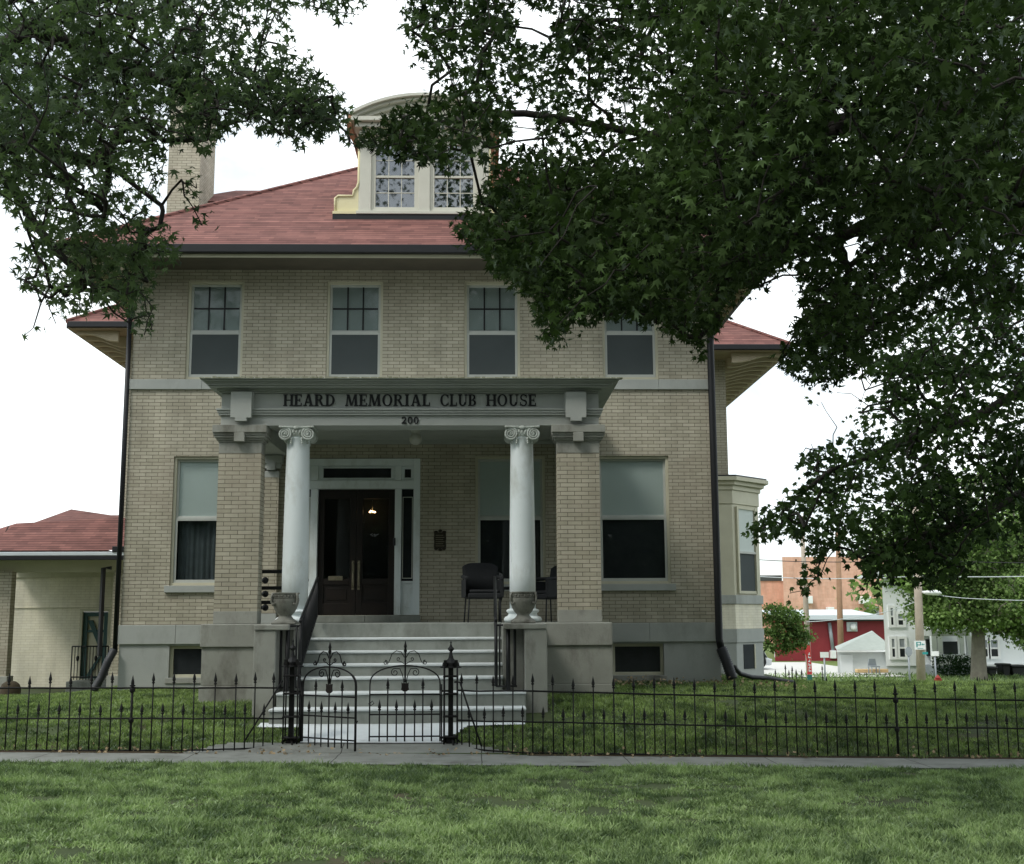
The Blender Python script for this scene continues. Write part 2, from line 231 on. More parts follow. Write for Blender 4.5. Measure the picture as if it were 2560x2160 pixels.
# ------------------------------------------------------------------ mesh helpers
WL = {}
class MB:
    def __init__(s): s.v = []; s.f = []; s.sm = []
    def add(s, vs, fs, smooth=False):
        b = len(s.v); s.v += [tuple(map(float, v)) for v in vs]; s.f += [tuple(b+i for i in f) for f in fs]; s.sm += [smooth]*len(fs); return s
    def box(s, x0, x1, y0, y1, z0, z1):
        x0, x1 = min(x0, x1), max(x0, x1); y0, y1 = min(y0, y1), max(y0, y1); z0, z1 = min(z0, z1), max(z0, z1)
        v = [(x, y, z) for z in (z0, z1) for y in (y0, y1) for x in (x0, x1)]
        return s.add(v, [(0, 2, 3, 1), (4, 5, 7, 6), (0, 1, 5, 4), (2, 6, 7, 3), (0, 4, 6, 2), (1, 3, 7, 5)])
    def cbox(s, c, h): return s.box(c[0]-h[0], c[0]+h[0], c[1]-h[1], c[1]+h[1], c[2]-h[2], c[2]+h[2])
    def quad(s, *p): return s.add(p, [tuple(range(len(p)))])
    def prism(s, poly, y0, y1, axis='y'):
        n = len(poly)
        if axis == 'y': v = [(p[0], y0, p[1]) for p in poly]+[(p[0], y1, p[1]) for p in poly]
        elif axis == 'x': v = [(y0, p[0], p[1]) for p in poly]+[(y1, p[0], p[1]) for p in poly]
        else: v = [(p[0], p[1], y0) for p in poly]+[(p[0], p[1], y1) for p in poly]
        a = sum(poly[i][0]*poly[(i+1) % n][1]-poly[(i+1) % n][0]*poly[i][1] for i in range(n))
        flip = (a > 0) == (axis != 'y')
        f0 = tuple(range(n)); f1 = tuple(range(2*n-1, n-1, -1))
        if flip: f0 = f0[::-1]; f1 = f1[::-1]
        fs = [f0, f1]
        for i in range(n):
            j = (i+1) % n
            fs.append((i, i+n, j+n, j) if not flip else (j, j+n, i+n, i))
        return s.add(v, fs)
    def tube(s, path, r, n=8, cap=True, smooth=True):
        path = [Vector(p) for p in path]; rs = r if isinstance(r, (list, tuple)) else [r]*len(path)
        vs = []; prev = None
        for i, p in enumerate(path):
            a = path[max(i-1, 0)]; b = path[min(i+1, len(path)-1)]; t = (b-a)
            t = t.normalized() if t.length > 1e-9 else Vector((0, 0, 1))
            if prev is None:
                u = t.orthogonal().normalized() if abs(t.z) < .9 else Vector((1, 0, 0)); u = (u-t*u.dot(t)).normalized()
            else:
                u = prev-t*prev.dot(t); u = u.normalized() if u.length > 1e-6 else t.orthogonal().normalized()
            prev = u; w_ = t.cross(u)
            for k in range(n):
                an = 2*math.pi*k/n; vs.append(p+(u*math.cos(an)+w_*math.sin(an))*rs[i])
        fs = []
        for i in range(len(path)-1):
            for k in range(n):
                k2 = (k+1) % n; fs.append((i*n+k, i*n+k2, (i+1)*n+k2, (i+1)*n+k))
        if cap: fs += [tuple(range(n))[::-1], tuple(range((len(path)-1)*n, len(path)*n))]
        return s.add(vs, fs, smooth)
    def lathe(s, prof, c, n=28, smooth=True):
        vs = []; fs = []
        for (r, z) in prof:
            for k in range(n):
                a = 2*math.pi*k/n; vs.append((c[0]+r*math.cos(a), c[1]+r*math.sin(a), c[2]+z))
        for i in range(len(prof)-1):
            for k in range(n):
                k2 = (k+1) % n; fs.append((i*n+k, i*n+k2, (i+1)*n+k2, (i+1)*n+k))
        fs += [tuple(range(n))[::-1], tuple(range((len(prof)-1)*n, len(prof)*n))]
        return s.add(vs, fs, smooth)
    def sphere(s, c, r, n=14, sc=(1, 1, 1)):
        pr_ = [(max(1e-4, r*math.sin(math.pi*i/n)), -r*math.cos(math.pi*i/n)) for i in range(n+1)]
        b = MB().lathe(pr_, (0, 0, 0), n*2)
        return s.add([(c[0]+v[0]*sc[0], c[1]+v[1]*sc[1], c[2]+v[2]*sc[2]) for v in b.v], b.f, True)
    def rod(s, a, b, r=.008, n=6): return s.tube([a, b], r, n)
    def build(s, name, m, parent=None, bevel=0, kind=None):
        vs = np.array(s.v); c = (vs.min(0)+vs.max(0))/2
        me = bpy.data.meshes.new(name); me.from_pydata((vs-c).tolist(), [], s.f); me.update()
        uv = me.uv_layers.new(name='UVMap'); d = np.zeros((len(me.loops), 2))
        for p in me.polygons:
            nrm = p.normal
            if abs(nrm.z) > .92: t1, t2 = Vector((1, 0, 0)), Vector((0, 1, 0))
            else:
                t1 = Vector((0, 0, 1)).cross(nrm).normalized(); t2 = nrm.cross(t1)
                if abs(nrm.z) < .05: t2 = Vector((0, 0, 1))
            for li in p.loop_indices:
                w_ = Vector(vs[me.loops[li].vertex_index]); d[li] = (w_.dot(t1), w_.dot(t2))
        uv.data.foreach_set('uv', d.ravel()); me.polygons.foreach_set('use_smooth', s.sm)
        me.materials.append(m if not isinstance(m, str) else M[m])
        o = bpy.data.objects.new(name, me); COL.objects.link(o)
        WL[o] = Vector(c)
        if parent is not None: o.parent = parent; o.location = Vector(c)-WL[parent]
        else: o.location = c
        if bevel:
            b = o.modifiers.new('bevel', 'BEVEL'); b.width = bevel; b.segments = 2; b.limit_method = 'ANGLE'
        if kind: o['kind'] = kind
        return o
def tag(o, label, cat, group=None):
    o['label'] = label; o['category'] = cat
    if group: o['group'] = group
    return o
def thing(name, loc, label, cat, group=None):
    o = bpy.data.objects.new(name, None); COL.objects.link(o); o.location = loc; WL[o] = Vector(loc); o.empty_display_size = .1
    return tag(o, label, cat, group)
def npmesh(name, v, f, m, parent=None, rnd=None, kind=None, smooth=False):
    """fast triangle mesh from numpy; f (n,3)"""
    c = (v.min(0)+v.max(0))/2 if len(v) else np.zeros(3)
    me = bpy.data.meshes.new(name); me.vertices.add(len(v)); me.vertices.foreach_set('co', (v-c).astype(np.float32).ravel())
    nf = len(f); me.loops.add(nf*3); me.loops.foreach_set('vertex_index', f.astype(np.int32).ravel())
    me.polygons.add(nf); me.polygons.foreach_set('loop_start', np.arange(0, nf*3, 3, dtype=np.int32)); me.polygons.foreach_set('loop_total', np.full(nf, 3, dtype=np.int32))
    me.update(calc_edges=True); me.validate()
    if rnd is not None:
        at_ = me.attributes.new('rnd', 'FLOAT', 'FACE'); at_.data.foreach_set('value', rnd.astype(np.float32))
    me.materials.append(M[m] if isinstance(m, str) else m)
    o = bpy.data.objects.new(name, me); COL.objects.link(o); WL[o] = Vector(c)
    if parent is not None: o.parent = parent; o.location = Vector(c)-WL[parent]
    else: o.location = c
    if kind: o['kind'] = kind
    return o
# ------------------------------------------------------------------ terrain
def smooth(t): t = np.clip(t, 0, 1); return t*t*(3-2*t)
def ground_z(x, y):
    x = np.asarray(x, float); y = np.asarray(y, float)
    s = np.clip(.052-.0138*x, -.16, .17)                              # street side, falls gently to the right
    plate = np.interp(x, [-30, -7.6, -5.5, -1, 1, 4, 6.2, 60], [.2, .25, .39, .39, .47, .45, .30, .27])
    u = np.clip((y-13.35)/3.2, 0, 1); t = 1-(1-u)**2
    z = s+(plate-s)*t
    # left rear falls to the annex court, right rear falls to the side street
    z = z-.28*smooth((y-20.3)/4)*smooth((-6.2-x)/1.0)
    z = z-.27*smooth((y-22)/6)*smooth((x-4.5)/1.5)
    z = z-.75*smooth((y-21.3)/9)*smooth((x-7.2)/2.0)
    z = np.where((y < 6), z-.12*smooth((6-y)/1.5), z)
    return z
def gz(x, y): return float(ground_z(x, y))
def sheet(name, xs, ys, m, dz=0., mask=None):
    X, Y = np.meshgrid(xs, ys); Z = ground_z(X, Y)+dz; v = np.stack([X.ravel(), Y.ravel(), Z.ravel()], 1)
    nx, ny = len(xs), len(ys); i = np.arange(nx-1); j = np.arange(ny-1); I, J = np.meshgrid(i, j); a = (J*nx+I).ravel()
    if mask is not None:
        cx = (X[:-1, :-1]+X[1:, 1:])/2; cy = (Y[:-1, :-1]+Y[1:, 1:])/2; a = a[mask(cx, cy).ravel()]
    f = np.concatenate([np.stack([a, a+1, a+nx+1], 1), np.stack([a, a+nx+1, a+nx], 1)])
    o = npmesh(name, v, f, m); o['kind'] = 'structure'; me = o.data
    me.polygons.foreach_set('use_smooth', np.ones(len(me.polygons), bool)); return o
xs = np.unique(np.concatenate([np.linspace(-200, -14, 20), np.arange(-14, 14, .25), np.linspace(14, 60, 60), np.linspace(60, 260, 14)]))
ys = np.unique(np.concatenate([np.linspace(-40, 4, 12), np.arange(4, 32, .25), np.linspace(32, 60, 20), np.linspace(60, 400, 20)]))
sheet('ground', xs, ys, 'ground')
YS0, YS1 = 12.37, 13.22
sheet('sidewalk', np.arange(-30, 40, .5), np.linspace(YS0, YS1, 5), 'sidewalk', .012)
GX0, GX1 = -2.22, -.42
def apron_mask(x, y): return (y < 13.74) & (x > GX0-.55-(13.75-y)*1.1) & (x < GX1+.25+(13.75-y)*1.3)
sheet('gate_apron', np.arange(-4.2, 1.2, .06), np.linspace(YS1+.001, 13.8, 9), 'sidewalk', .010, apron_mask)
sheet('road', np.linspace(-60, 60, 60), np.linspace(-6, 4.4, 8), 'asphalt', .01)
sheet('far_lawn', np.linspace(7.6, 90, 50), np.linspace(31, 130, 50), 'farground', .02)
FG = gz(30, 45)
def walk_mask(x, y):
    l = np.where(y > 14.36, -2.62, -2.03-(y-13.75)*.12); r = np.where(y > 14.36, .50, -.42+(y-13.75)*.4)
    return (x > l) & (x < r) & (y > 13.7) & (y < 14.62)
sheet('front_walk', np.arange(-2.7, .56, .04), np.linspace(13.70, 14.62, 24), 'walk', .022, walk_mask)
# ------------------------------------------------------------------ the house
XL, XR, YF = -5.91, 3.92, 20.0
OV = .97; ZE = 7.42; ZG = 7.56; PITCH = .68
WXS = [-4.540, -2.173, .170, 2.532]
house = thing('brick_house', (-1.0, 20, .4), 'large cream brick club house with red hipped roof, dormer and columned entrance porch', 'house')
def holes_wall(mb, x0, x1, z0, z1, holes, y, depth=.16):
    xs = sorted({x0, x1}|{h[0] for h in holes}|{h[1] for h in holes}); zs = sorted({z0, z1}|{h[2] for h in holes}|{h[3] for h in holes})
    for i in range(len(xs)-1):
        for j in range(len(zs)-1):
            cx = (xs[i]+xs[i+1])/2; cz = (zs[j]+zs[j+1])/2
            if any(h[0] < cx < h[1] and h[2] < cz < h[3] for h in holes): continue
            mb.quad((xs[i], y, zs[j]), (xs[i+1], y, zs[j]), (xs[i+1], y, zs[j+1]), (xs[i], y, zs[j+1]))
    for a, b, c, d in holes:
        mb.quad((a, y, c), (a, y, d), (a, y+depth, d), (a, y+depth, c)); mb.quad((b, y, c), (b, y+depth, c), (b, y+depth, d), (b, y, d))
        mb.quad((a, y, c), (a, y+depth, c), (b, y+depth, c), (b, y, c)); mb.quad((a, y, d), (b, y, d), (b, y+depth, d), (a, y+depth, d))
UP = [(x-.478, x+.478, 5.515, 7.228) for x in WXS]
LW = [(x-.605, x+.605, 2.06, 4.203) for x in (WXS[0], WXS[3])]+[(-.119, 1.056, 2.06, 4.203)]
DOOR = (-3.165, -1.037, 1.565, 4.156)
BW = [(-5.10, -4.54, .572, 1.085), (2.134, 2.984, .572, 1.085)]
m = MB(); holes_wall(m, XL, XR, 1.42, 5.335, LW+[DOOR], YF); holes_wall(m, XL, XR, 5.507, ZE+.02, UP, YF)
m.quad((XL, YF, 1.42), (XL, YF, ZE), (XL, 34, ZE), (XL, 34, 1.42)); m.quad((XR, YF, 1.42), (XR, 34, 1.42), (XR, 34, ZE), (XR, YF, ZE)); m.quad((XL, 34, 1.42), (XL, 34, ZE), (XR, 34, ZE), (XR, 34, 1.42))
m.build('wall', 'brick', house)
m = MB(); holes_wall(m, XL, XR, .0, 1.112, BW, YF-.01, .2)
for x in (XL, XR): m.quad((x, YF-.01, 0), (x, YF-.01, 1.112), (x, 34, 1.112), (x, 34, 0))
m.build('foundation', 'stone_lt', house)
m = MB()
def blocks(mb, xs, y0, y1, z0, z1, g=.004):
    for a, b in zip(xs[:-1], xs[1:]): mb.box(a+g/2, b-g/2, y0, y1, z0, z1)
blocks(m, [XL-.045, -5.0, -3.9, -2.6, -1.2, .2, 1.5, 2.75, XR+.045], YF-.045, YF+.1, 1.112, 1.42)
m.box(XR-.1, XR+.045, YF+.104, 34, 1.112, 1.42); m.box(XL-.045, XL+.1, YF+.104, 34, 1.112, 1.42)
m.build('water_table', 'stone_lt', house, .006)
m = MB(); blocks(m, [XL-.04, -4.72, -3.4, -2.1, -.75, .55, 1.9, 3.0, XR+.04], YF-.04, YF+.12, 5.335, 5.507)
m.box(XR-.1, XR+.04, YF+.124, 34, 5.335, 5.507); m.box(XL-.04, XL+.1, YF+.124, 34, 5.335, 5.507)
m.build('belt_course', 'stone_lt', house, .006)
m = MB(); m.box(XL+.1, XR-.1, YF+.75, YF+.8, .4, 7.3); m.build('room_backing', 'dark', house)
def frame(mb, a, b, c, d, w, y0, y1, wb=None):
    wb = w if wb is None else wb
    mb.box(a, a+w, y0, y1, c, d); mb.box(b-w, b, y0, y1, c, d); mb.box(a+w, b-w, y0, y1, d-w, d); mb.box(a+w, b-w, y0, y1, c, c+wb)
def window(h, meet, mullion=False, y=YF, sill=None, low='screen', parent=house, fm='trim'):
    a, b, c, d = h
    m = MB(); frame(m, a, b, c, d, .045, y+.035, y+.15); fr = m.build('window', fm, parent, .004)
    m = MB(); a1, b1, c1, d1 = a+.045, b-.045, c+.045, d-.045; frame(m, a1, b1, meet+.0, d1, .038, y+.085, y+.13); frame(m, a1+.001, b1-.001, c1, meet-.002, .04, y+.06, y+.083, .05)
    m.box(a1+.04, b1-.04, y+.058, y+.085, meet-.022, meet+.018)
    m.build('sash', 'greytrim' if fm == 'trim' else fm, fr, .003)
    a2, b2 = a1+.036, b1-.036
    m = MB(); m.box(a2, b2, y+.104, y+.108, meet+.02, d1-.036); m.box(a2, b2, y+.072, y+.0755, c1+.045, meet-.02); m.build('pane', 'glass', fr)
    if mullion:
        m = MB()
        for k in (1, 2): x = a2+(b2-a2)*k/3; m.box(x-.013, x+.013, y+.094, y+.1035, meet+.03, d1-.036)
        z = (meet+d1)/2; 
        for k in range(3): m.box(a2+(b2-a2)*k/3+.013, a2+(b2-a2)*(k+1)/3-.013, y+.095, y+.103, z-.013, z+.013)
        m.build('glazing_bar', 'gutter', fr)
    m = MB(); m.box(a2-.01, b2+.01, y+.114, y+.117, meet+.021, d1-.037); m.build('roller_shade', 'shade_up' if mullion else 'shade', fr)
    if low == 'screen':
        m = MB(); m.box(a2-.0, b2+.0, y+.064, y+.067, c1+.05, meet-.024); m.build('insect_screen', 'shade_dk', fr)
    elif low == 'dark':
        m = MB(); m.box(a2, b2, y+.10, y+.104, c1+.045, meet-.024); m.build('dark_room_sheet', 'room_sheet_dk', fr)  # dark sheet added behind the pane, standing in for the unlit room
    elif low == 'curtain':
        m = MB(); n = 40; vs = []; 
        for i in range(n+1):
            x = a2+(b2-a2)*i/n; yy = y+.2+.018*math.sin(i*1.9)+.008*math.sin(i*.7); vs += [(x, yy, c1+.02), (x, yy, meet)]
        m.add(vs, [(2*i, 2*i+2, 2*i+3, 2*i+1) for i in range(n)], True); m.build('curtain', 'curtain', fr)
    if sill:
        m = MB(); m.box(a-.07, b+.07, y-.05, y+.16, sill, c-.002); m.build('sill', 'stone_lt', fr, .006)
    return fr
for i, h in enumerate(UP): window(h, 6.344, True)
window(LW[0], 3.17, sill=1.945, low='curtain'); window(LW[1], 3.17, sill=1.945, low='dark'); window(LW[2], 3.17, sill=1.945, low='dark')
for h in BW:
    a, b, c, d = h; m = MB(); frame(m, a, b, c, d, .05, YF+.06, YF+.16); fr = m.build('basement_window', 'trim', house, .004)
    m = MB(); m.box(a+.05, b-.05, YF+.10, YF+.106, c+.05, d-.05); m.build('pane', 'glassdk', fr)
    m = MB(); m.box(a-.05, b+.05, YF-.03, YF+.1, c-.09, c-.002); m.build('sill', 'stone', fr, .005)
# eaves, gutter
ZW = ZE
m = MB(); X0, X1, Y0, Y1 = XL-OV, XR+OV, YF-OV, 34+OV
m.quad((X0+.03, Y0+.03, ZW), (X0+.03, Y1, ZW), (XL+.02, Y1, ZW), (XL+.02, Y0+.03, ZW)); m.quad((XR-.02, Y0+.03, ZW), (XR-.02, Y1, ZW), (X1-.03, Y1, ZW), (X1-.03, Y0+.03, ZW)); 
m.box(X0+.02, X1-.02, Y0+.06, Y0+.10, ZW-.045, ZW-.002); m.box(X0+.06, X0+.10, Y0+.104, Y1, ZW-.045, ZW-.002); m.box(X1-.10, X1-.06, Y0+.104, Y1, ZW-.045, ZW-.002)
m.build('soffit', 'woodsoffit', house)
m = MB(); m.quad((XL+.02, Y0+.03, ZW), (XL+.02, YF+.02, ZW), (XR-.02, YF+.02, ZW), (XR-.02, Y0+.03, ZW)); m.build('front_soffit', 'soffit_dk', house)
m = MB(); m.box(X0+.03, X1-.03, Y0+.042, Y0+.075, ZW-.055, ZW-.003); m.build('eave_moulding', 'trim', house)
def brackets(x_wall, x_edge, ys, z, parent):
    s = 1 if x_edge > x_wall else -1
    for y in ys:
        n = 16; top = []; bot = []; W = abs(x_edge-x_wall)-.12
        for i in range(n+1):
            u = i/n; x = x_wall+s*u*W; dz = .20-.13*u+.035*math.sin(u*2*math.pi*1.0+.6); bot.append((x, z-.004-dz)); top.append((x, z-.004))
        poly = top+bot[::-1]
        MB().prism(poly, y-.05, y+.05).build('eave_bracket', 'bracket', parent, .006)
m = MB(); m.box(X0, X1, Y0-.06, Y0+.04, ZE, ZG); m.box(X0-.06, X0+.04, Y0+.042, Y1, ZE, ZG); m.box(X1-.04, X1+.06, Y0+.042, Y1, ZE, ZG)
m.build('gutter', 'gutter', house, .01)
def hip(x0, x1, y0, y1, z, p, over=.02):
    hw = min(x1-x0, y1-y0)/2; m = MB(); zr = z+p*hw
    if x1-x0 <= y1-y0: a, b = ((x0+x1)/2, y0+hw, zr), ((x0+x1)/2, y1-hw, zr)
    else: a, b = (x0+hw, (y0+y1)/2, zr), (x1-hw, (y0+y1)/2, zr)
    A, B, C, D = (x0, y0, z), (x1, y0, z), (x1, y1, z), (x0, y1, z)
    if x1-x0 <= y1-y0: m.quad(A, B, a); m.quad(B, C, b, a); m.quad(C, D, b); m.quad(D, A, a, b)
    else: m.quad(A, B, b, a); m.quad(B, C, b); m.quad(C, D, a, b); m.quad(D, A, a)
    for q in ((A, a), (B, a if x1-x0 <= y1-y0 else b)):
        m.tube([Vector(q[0])+Vector((0, 0, .0)), Vector(q[1])+Vector((0, 0, .0))], .05, 6, smooth=False)
    return m
roof = hip(X0-.03, X1+.03, Y0-.03, Y1, ZG+.004, PITCH).build('roof', 'shingle', house)
# side wings behind
def wing(xa, xb, y0, y1, ovx, ovy, label):
    m = MB(); left = xa < xb; xw = xa; 
    lo, hi = min(xa, xb), max(xa, xb)
    m.box(lo, hi, y0, y1, -.3, ZE); m.build('wing_wall', 'brick', house)
    e = xa-ovx if left else xa+ovx
    lo2, hi2 = min(e, xb), max(e, xb)
    m = MB(); m.box(lo2, hi2, y0-ovy, y1+ovy, ZE-.002, ZE+.02); m.build('wing_soffit', 'woodsoffit', house)
    m = MB(); m.box(lo2, hi2, y0-ovy-.06, y0-ovy+.05, ZE+.022, ZG); m.box(e-.06, e+.06, y0-ovy+.052, y1+ovy, ZE+.022, ZG); m.build('wing_gutter', 'gutter', house, .01)
    brackets(xa, e, np.arange(y0-ovy+.25, y1, .52), ZE, house)
    return hip(lo2-.03, hi2+.03, y0-ovy-.03, y1+ovy, ZG+.004, PITCH).build('wing_roof', 'shingle', house)
wing(-7.53, XL+6, 25.22, 31.2, .97, .97, 'left'); wing(5.65, XR-6, 27.25, 33, 1.3, .97, 'right')
brackets(XR, XR+OV, np.arange(Y0+.3, 33, .52), ZE, house); brackets(XL, XL-OV, np.arange(Y0+.3, 25, .52), ZE, house)
# small roof dormer seen behind the left hip
m = MB(); yb = 26.5; xk, zk = at(590, 476, yb); z0 = az(503, yb-1.1, 560); x0 = xk-(zk-z0)/.55
m.quad((x0, yb-1.1, z0), (xk+3, yb-1.1, z0), (xk+3, yb, zk), (xk, yb, zk)); m.quad((x0, yb+1.1, z0), (x0, yb-1.1, z0), (xk, yb, zk)); m.quad((xk+3, yb+1.1, z0), (x0, yb+1.1, z0), (xk, yb, zk), (xk+3, yb, zk))
sd = m.build('side_dormer_roof', 'shingle', house)
m = MB(); m.box(x0+.15, xk+2.8, yb-1.0, yb+1.0, z0-1.2, z0-.05); m.build('side_dormer_wall', 'gutter', house)
# chimney
yc = 24.6; xa, xb = ax(417, 500, yc), ax(497, 500, yc); yc2 = yc+1.35
m = MB(); m.box(xa, xb, yc, yc2, 7.7, az(205, yc, 430)); ch = m.build('chimney', 'brick', house)
m = MB(); zt = az(205, yc, 430); m.box(xa-.04, xb+.04, yc-.04, yc2+.04, zt-.22, zt-.12); m.box(xa-.07, xb+.07, yc-.07, yc2+.07, zt+.002, zt+.14); m.build('chimney_cap', 'stone', ch, .01)
# ---- front dormer
# front plane where the roof is low enough to show its base at pixel row 551
yd = YF-OV
while True:
    zr_ = ZG+(yd-(YF-OV))*PITCH
    if az(551, yd, 1060) <= zr_ or yd > 24: break
    yd += .01
dz0 = az(537.7, yd, 1060); zb = az(551.5, yd, 1060)
dx = lambda px, py: ax(px, py, yd)
XD = dx(1061, 430); dormer = None
def sym(px, py): d = abs(ax(px, py, yd)-XD); return XD-d, XD+d
bl, br = sym(832, 545); m = MB(); m.box(bl, br, yd-.05, yd+1.5, zb-.12, dz0); m.build('dormer_flashing', 'gutter', house)
l0, r0 = sym(897, 430); m = MB(); zt = az(305, yd, 1060)
wz0, wz1 = az(523, yd), az(357, yd); wl = (sym(935, 430)[0], -(-0)); w1a, w1b = ax(934, 440, yd), ax(1041, 440, yd); w2a, w2b = 2*XD-w1b, 2*XD-w1a
holes_wall(m, l0, r0, dz0, zt, [(w1a, w1b, wz0, wz1), (w2a, w2b, wz0, wz1)], yd, .1)
ybk = yd+4.2
m.quad((l0, yd, dz0), (l0, yd, zt), (l0, ybk, zt), (l0, ybk, zb)); m.box(l0+.01, r0-.01, yd+.3, yd+.34, dz0, zt)
dw = m.build('dormer', 'dormer', house)
m = MB(); m.quad((r0+.004, yd+.1, dz0-.5), (r0+.004, ybk, dz0-.5), (r0+.004, ybk, zt), (r0+.004, yd+.1, zt)); m.box(r0+.0, r0+.09, yd+.25, yd+.34, dz0, zt-.02); m.build('copper_cheek', 'copper', dw)
m = MB(); 
for a, b in ((l0, w1a-.02), (w1b+.02, w2a-.02), (w2b+.02, r0)): m.box(a+.02, b-.02, yd-.035, yd-.002, dz0+.06, wz1+.05)
m.box(l0-.03, r0+.03, yd-.07, yd-.003, dz0, dz0+.058); m.box(l0-.0, r0+.0, yd-.06, yd-.003, wz1+.06, wz1+.14); m.build('pilaster', 'dormer', dw, .006)
m = MB(); m.box(bl, l0-.032, yd-.06, yd+.4, dz0, dz0+.05); m.box(r0+.032, br, yd-.06, yd+.4, dz0, dz0+.05); m.build('dormer_base', 'yellow', dw)
for s_ in (1, -1):
    def SX(px, py): return XD-s_*abs(ax(px, py, yd)-XD)
    zz = lambda py: az(py, yd, 860)
    poly = [(SX(838, 535), zz(536)), (SX(838, 500), zz(496)), (SX(845, 490), zz(490)), (SX(882, 490), zz(490)), (SX(885, 478), zz(476)), (SX(893, 470), zz(468)), (SX(897, 450), zz(455)), (SX(898, 380), zz(372)), (XD-s_*(XD-l0)+s_*.0, zz(372)), (XD-s_*(XD-l0), zz(536))]
    o = MB().prism(poly, yd+.0, yd+.22).build('scroll_console', 'yellow', dw, .008)
    m = MB(); m.tube([(p[0], yd-.005, p[1]) for p in poly[:8]], .022, 6); m.build('console_moulding', 'yellow', dw)
for (a, b) in ((w1a, w1b), (w2a, w2b)):
    m = MB(); frame(m, a, b, wz0, wz1, .035, yd+.01, yd+.08); mt = az(441.6, yd); fr_ = m; m.box(a+.035, b-.035, yd+.02, yd+.07, mt-.02, mt+.02)
    for z0_, z1_ in ((wz0+.035, mt-.02), (mt+.02, wz1-.035)):
        for k in (1, 2): x = a+.035+(b-a-.07)*k/3; m.box(x-.007, x+.007, yd+.04, yd+.05, z0_, z1_)
        zc = (z0_+z1_)/2
        for k in range(3): m.box(a+.035+(b-a-.07)*k/3+.007, a+.035+(b-a-.07)*(k+1)/3-.007, yd+.041, yd+.049, zc-.007, zc+.007)
    m.build('window_frame', 'dormer', dw)
    m = MB(); m.box(a+.035, b-.035, yd+.052, yd+.056, wz0+.03, wz1-.03); m.build('pane', 'glass_m', dw)
# cornice + segmental pediment
cl, cr_ = sym(882, 300); zc0, zc1 = az(302, yd-.3), az(291, yd-.3)
m = MB(); m.box(cl, cr_, yd-.30, yd+.3, zc0, zc1); m.box(cl+.06, cr_-.06, yd-.22, yd+.3, zc0-.09, zc0-.002); m.box(cl+.13, cr_-.13, yd-.12, yd+.3, zc0-.2, zc0-.092); m.build('dormer_cornice', 'dormer', dw, .01)
# arch: circle through ends and top
hw = (cr_-cl)/2; zpk = az(233, yd-.3, 1060); zb0 = az(279, yd-.3, 885); hgt = zpk-zb0; R = (hw*hw+hgt*hgt)/(2*hgt); zc_ = zpk-R; am = math.asin(hw/R)
def arch(mb, ro, ri, y0, y1, k=1.):
    n = 24; o1 = [(XD+ro*math.sin(-am*k+2*am*k*i/n), zc_+ro*math.cos(-am*k+2*am*k*i/n)) for i in range(n+1)]; i1 = [(XD+ri*math.sin(-am*k+2*am*k*i/n), zc_+ri*math.cos(-am*k+2*am*k*i/n)) for i in range(n+1)]
    for i in range(n): mb.prism([o1[i], o1[i+1], i1[i+1], i1[i]], y0, y1)
m = MB(); arch(m, R, R-.05, yd-.34, yd+2.2); arch(m, R-.052, R-.10, yd-.27, yd+.2); arch(m, R-.102, R-.17, yd-.18, yd+.2); 
m.build('pediment', 'dormer', dw)
m = MB(); n = 24; poly = [(XD+(R-.10)*math.sin(-am+2*am*i/n), max(zc1, zc_+(R-.10)*math.cos(-am+2*am*i/n))) for i in range(n+1)]; m.prism(poly, yd-.1, yd+.1); m.build('tympanum', 'dormer', dw)
m = MB()
for x in (cl-.03, cr_+.03): m.tube([(x, yd-.30, zc0-.03), (x, yd-.1, zc0-.16), (x+(.12 if x < XD else -.12), yd+.1, zc0-.34)], [.045, .05, .03], 8)
m.box(cl-.06, cl+.01, yd-.28, yd+2.2, zc0-.05, zc1+.05); m.box(cr_-.01, cr_+.06, yd-.28, yd+2.2, zc0-.05, zc1+.05); m.build('copper_gutter', 'copper', dw, .01)
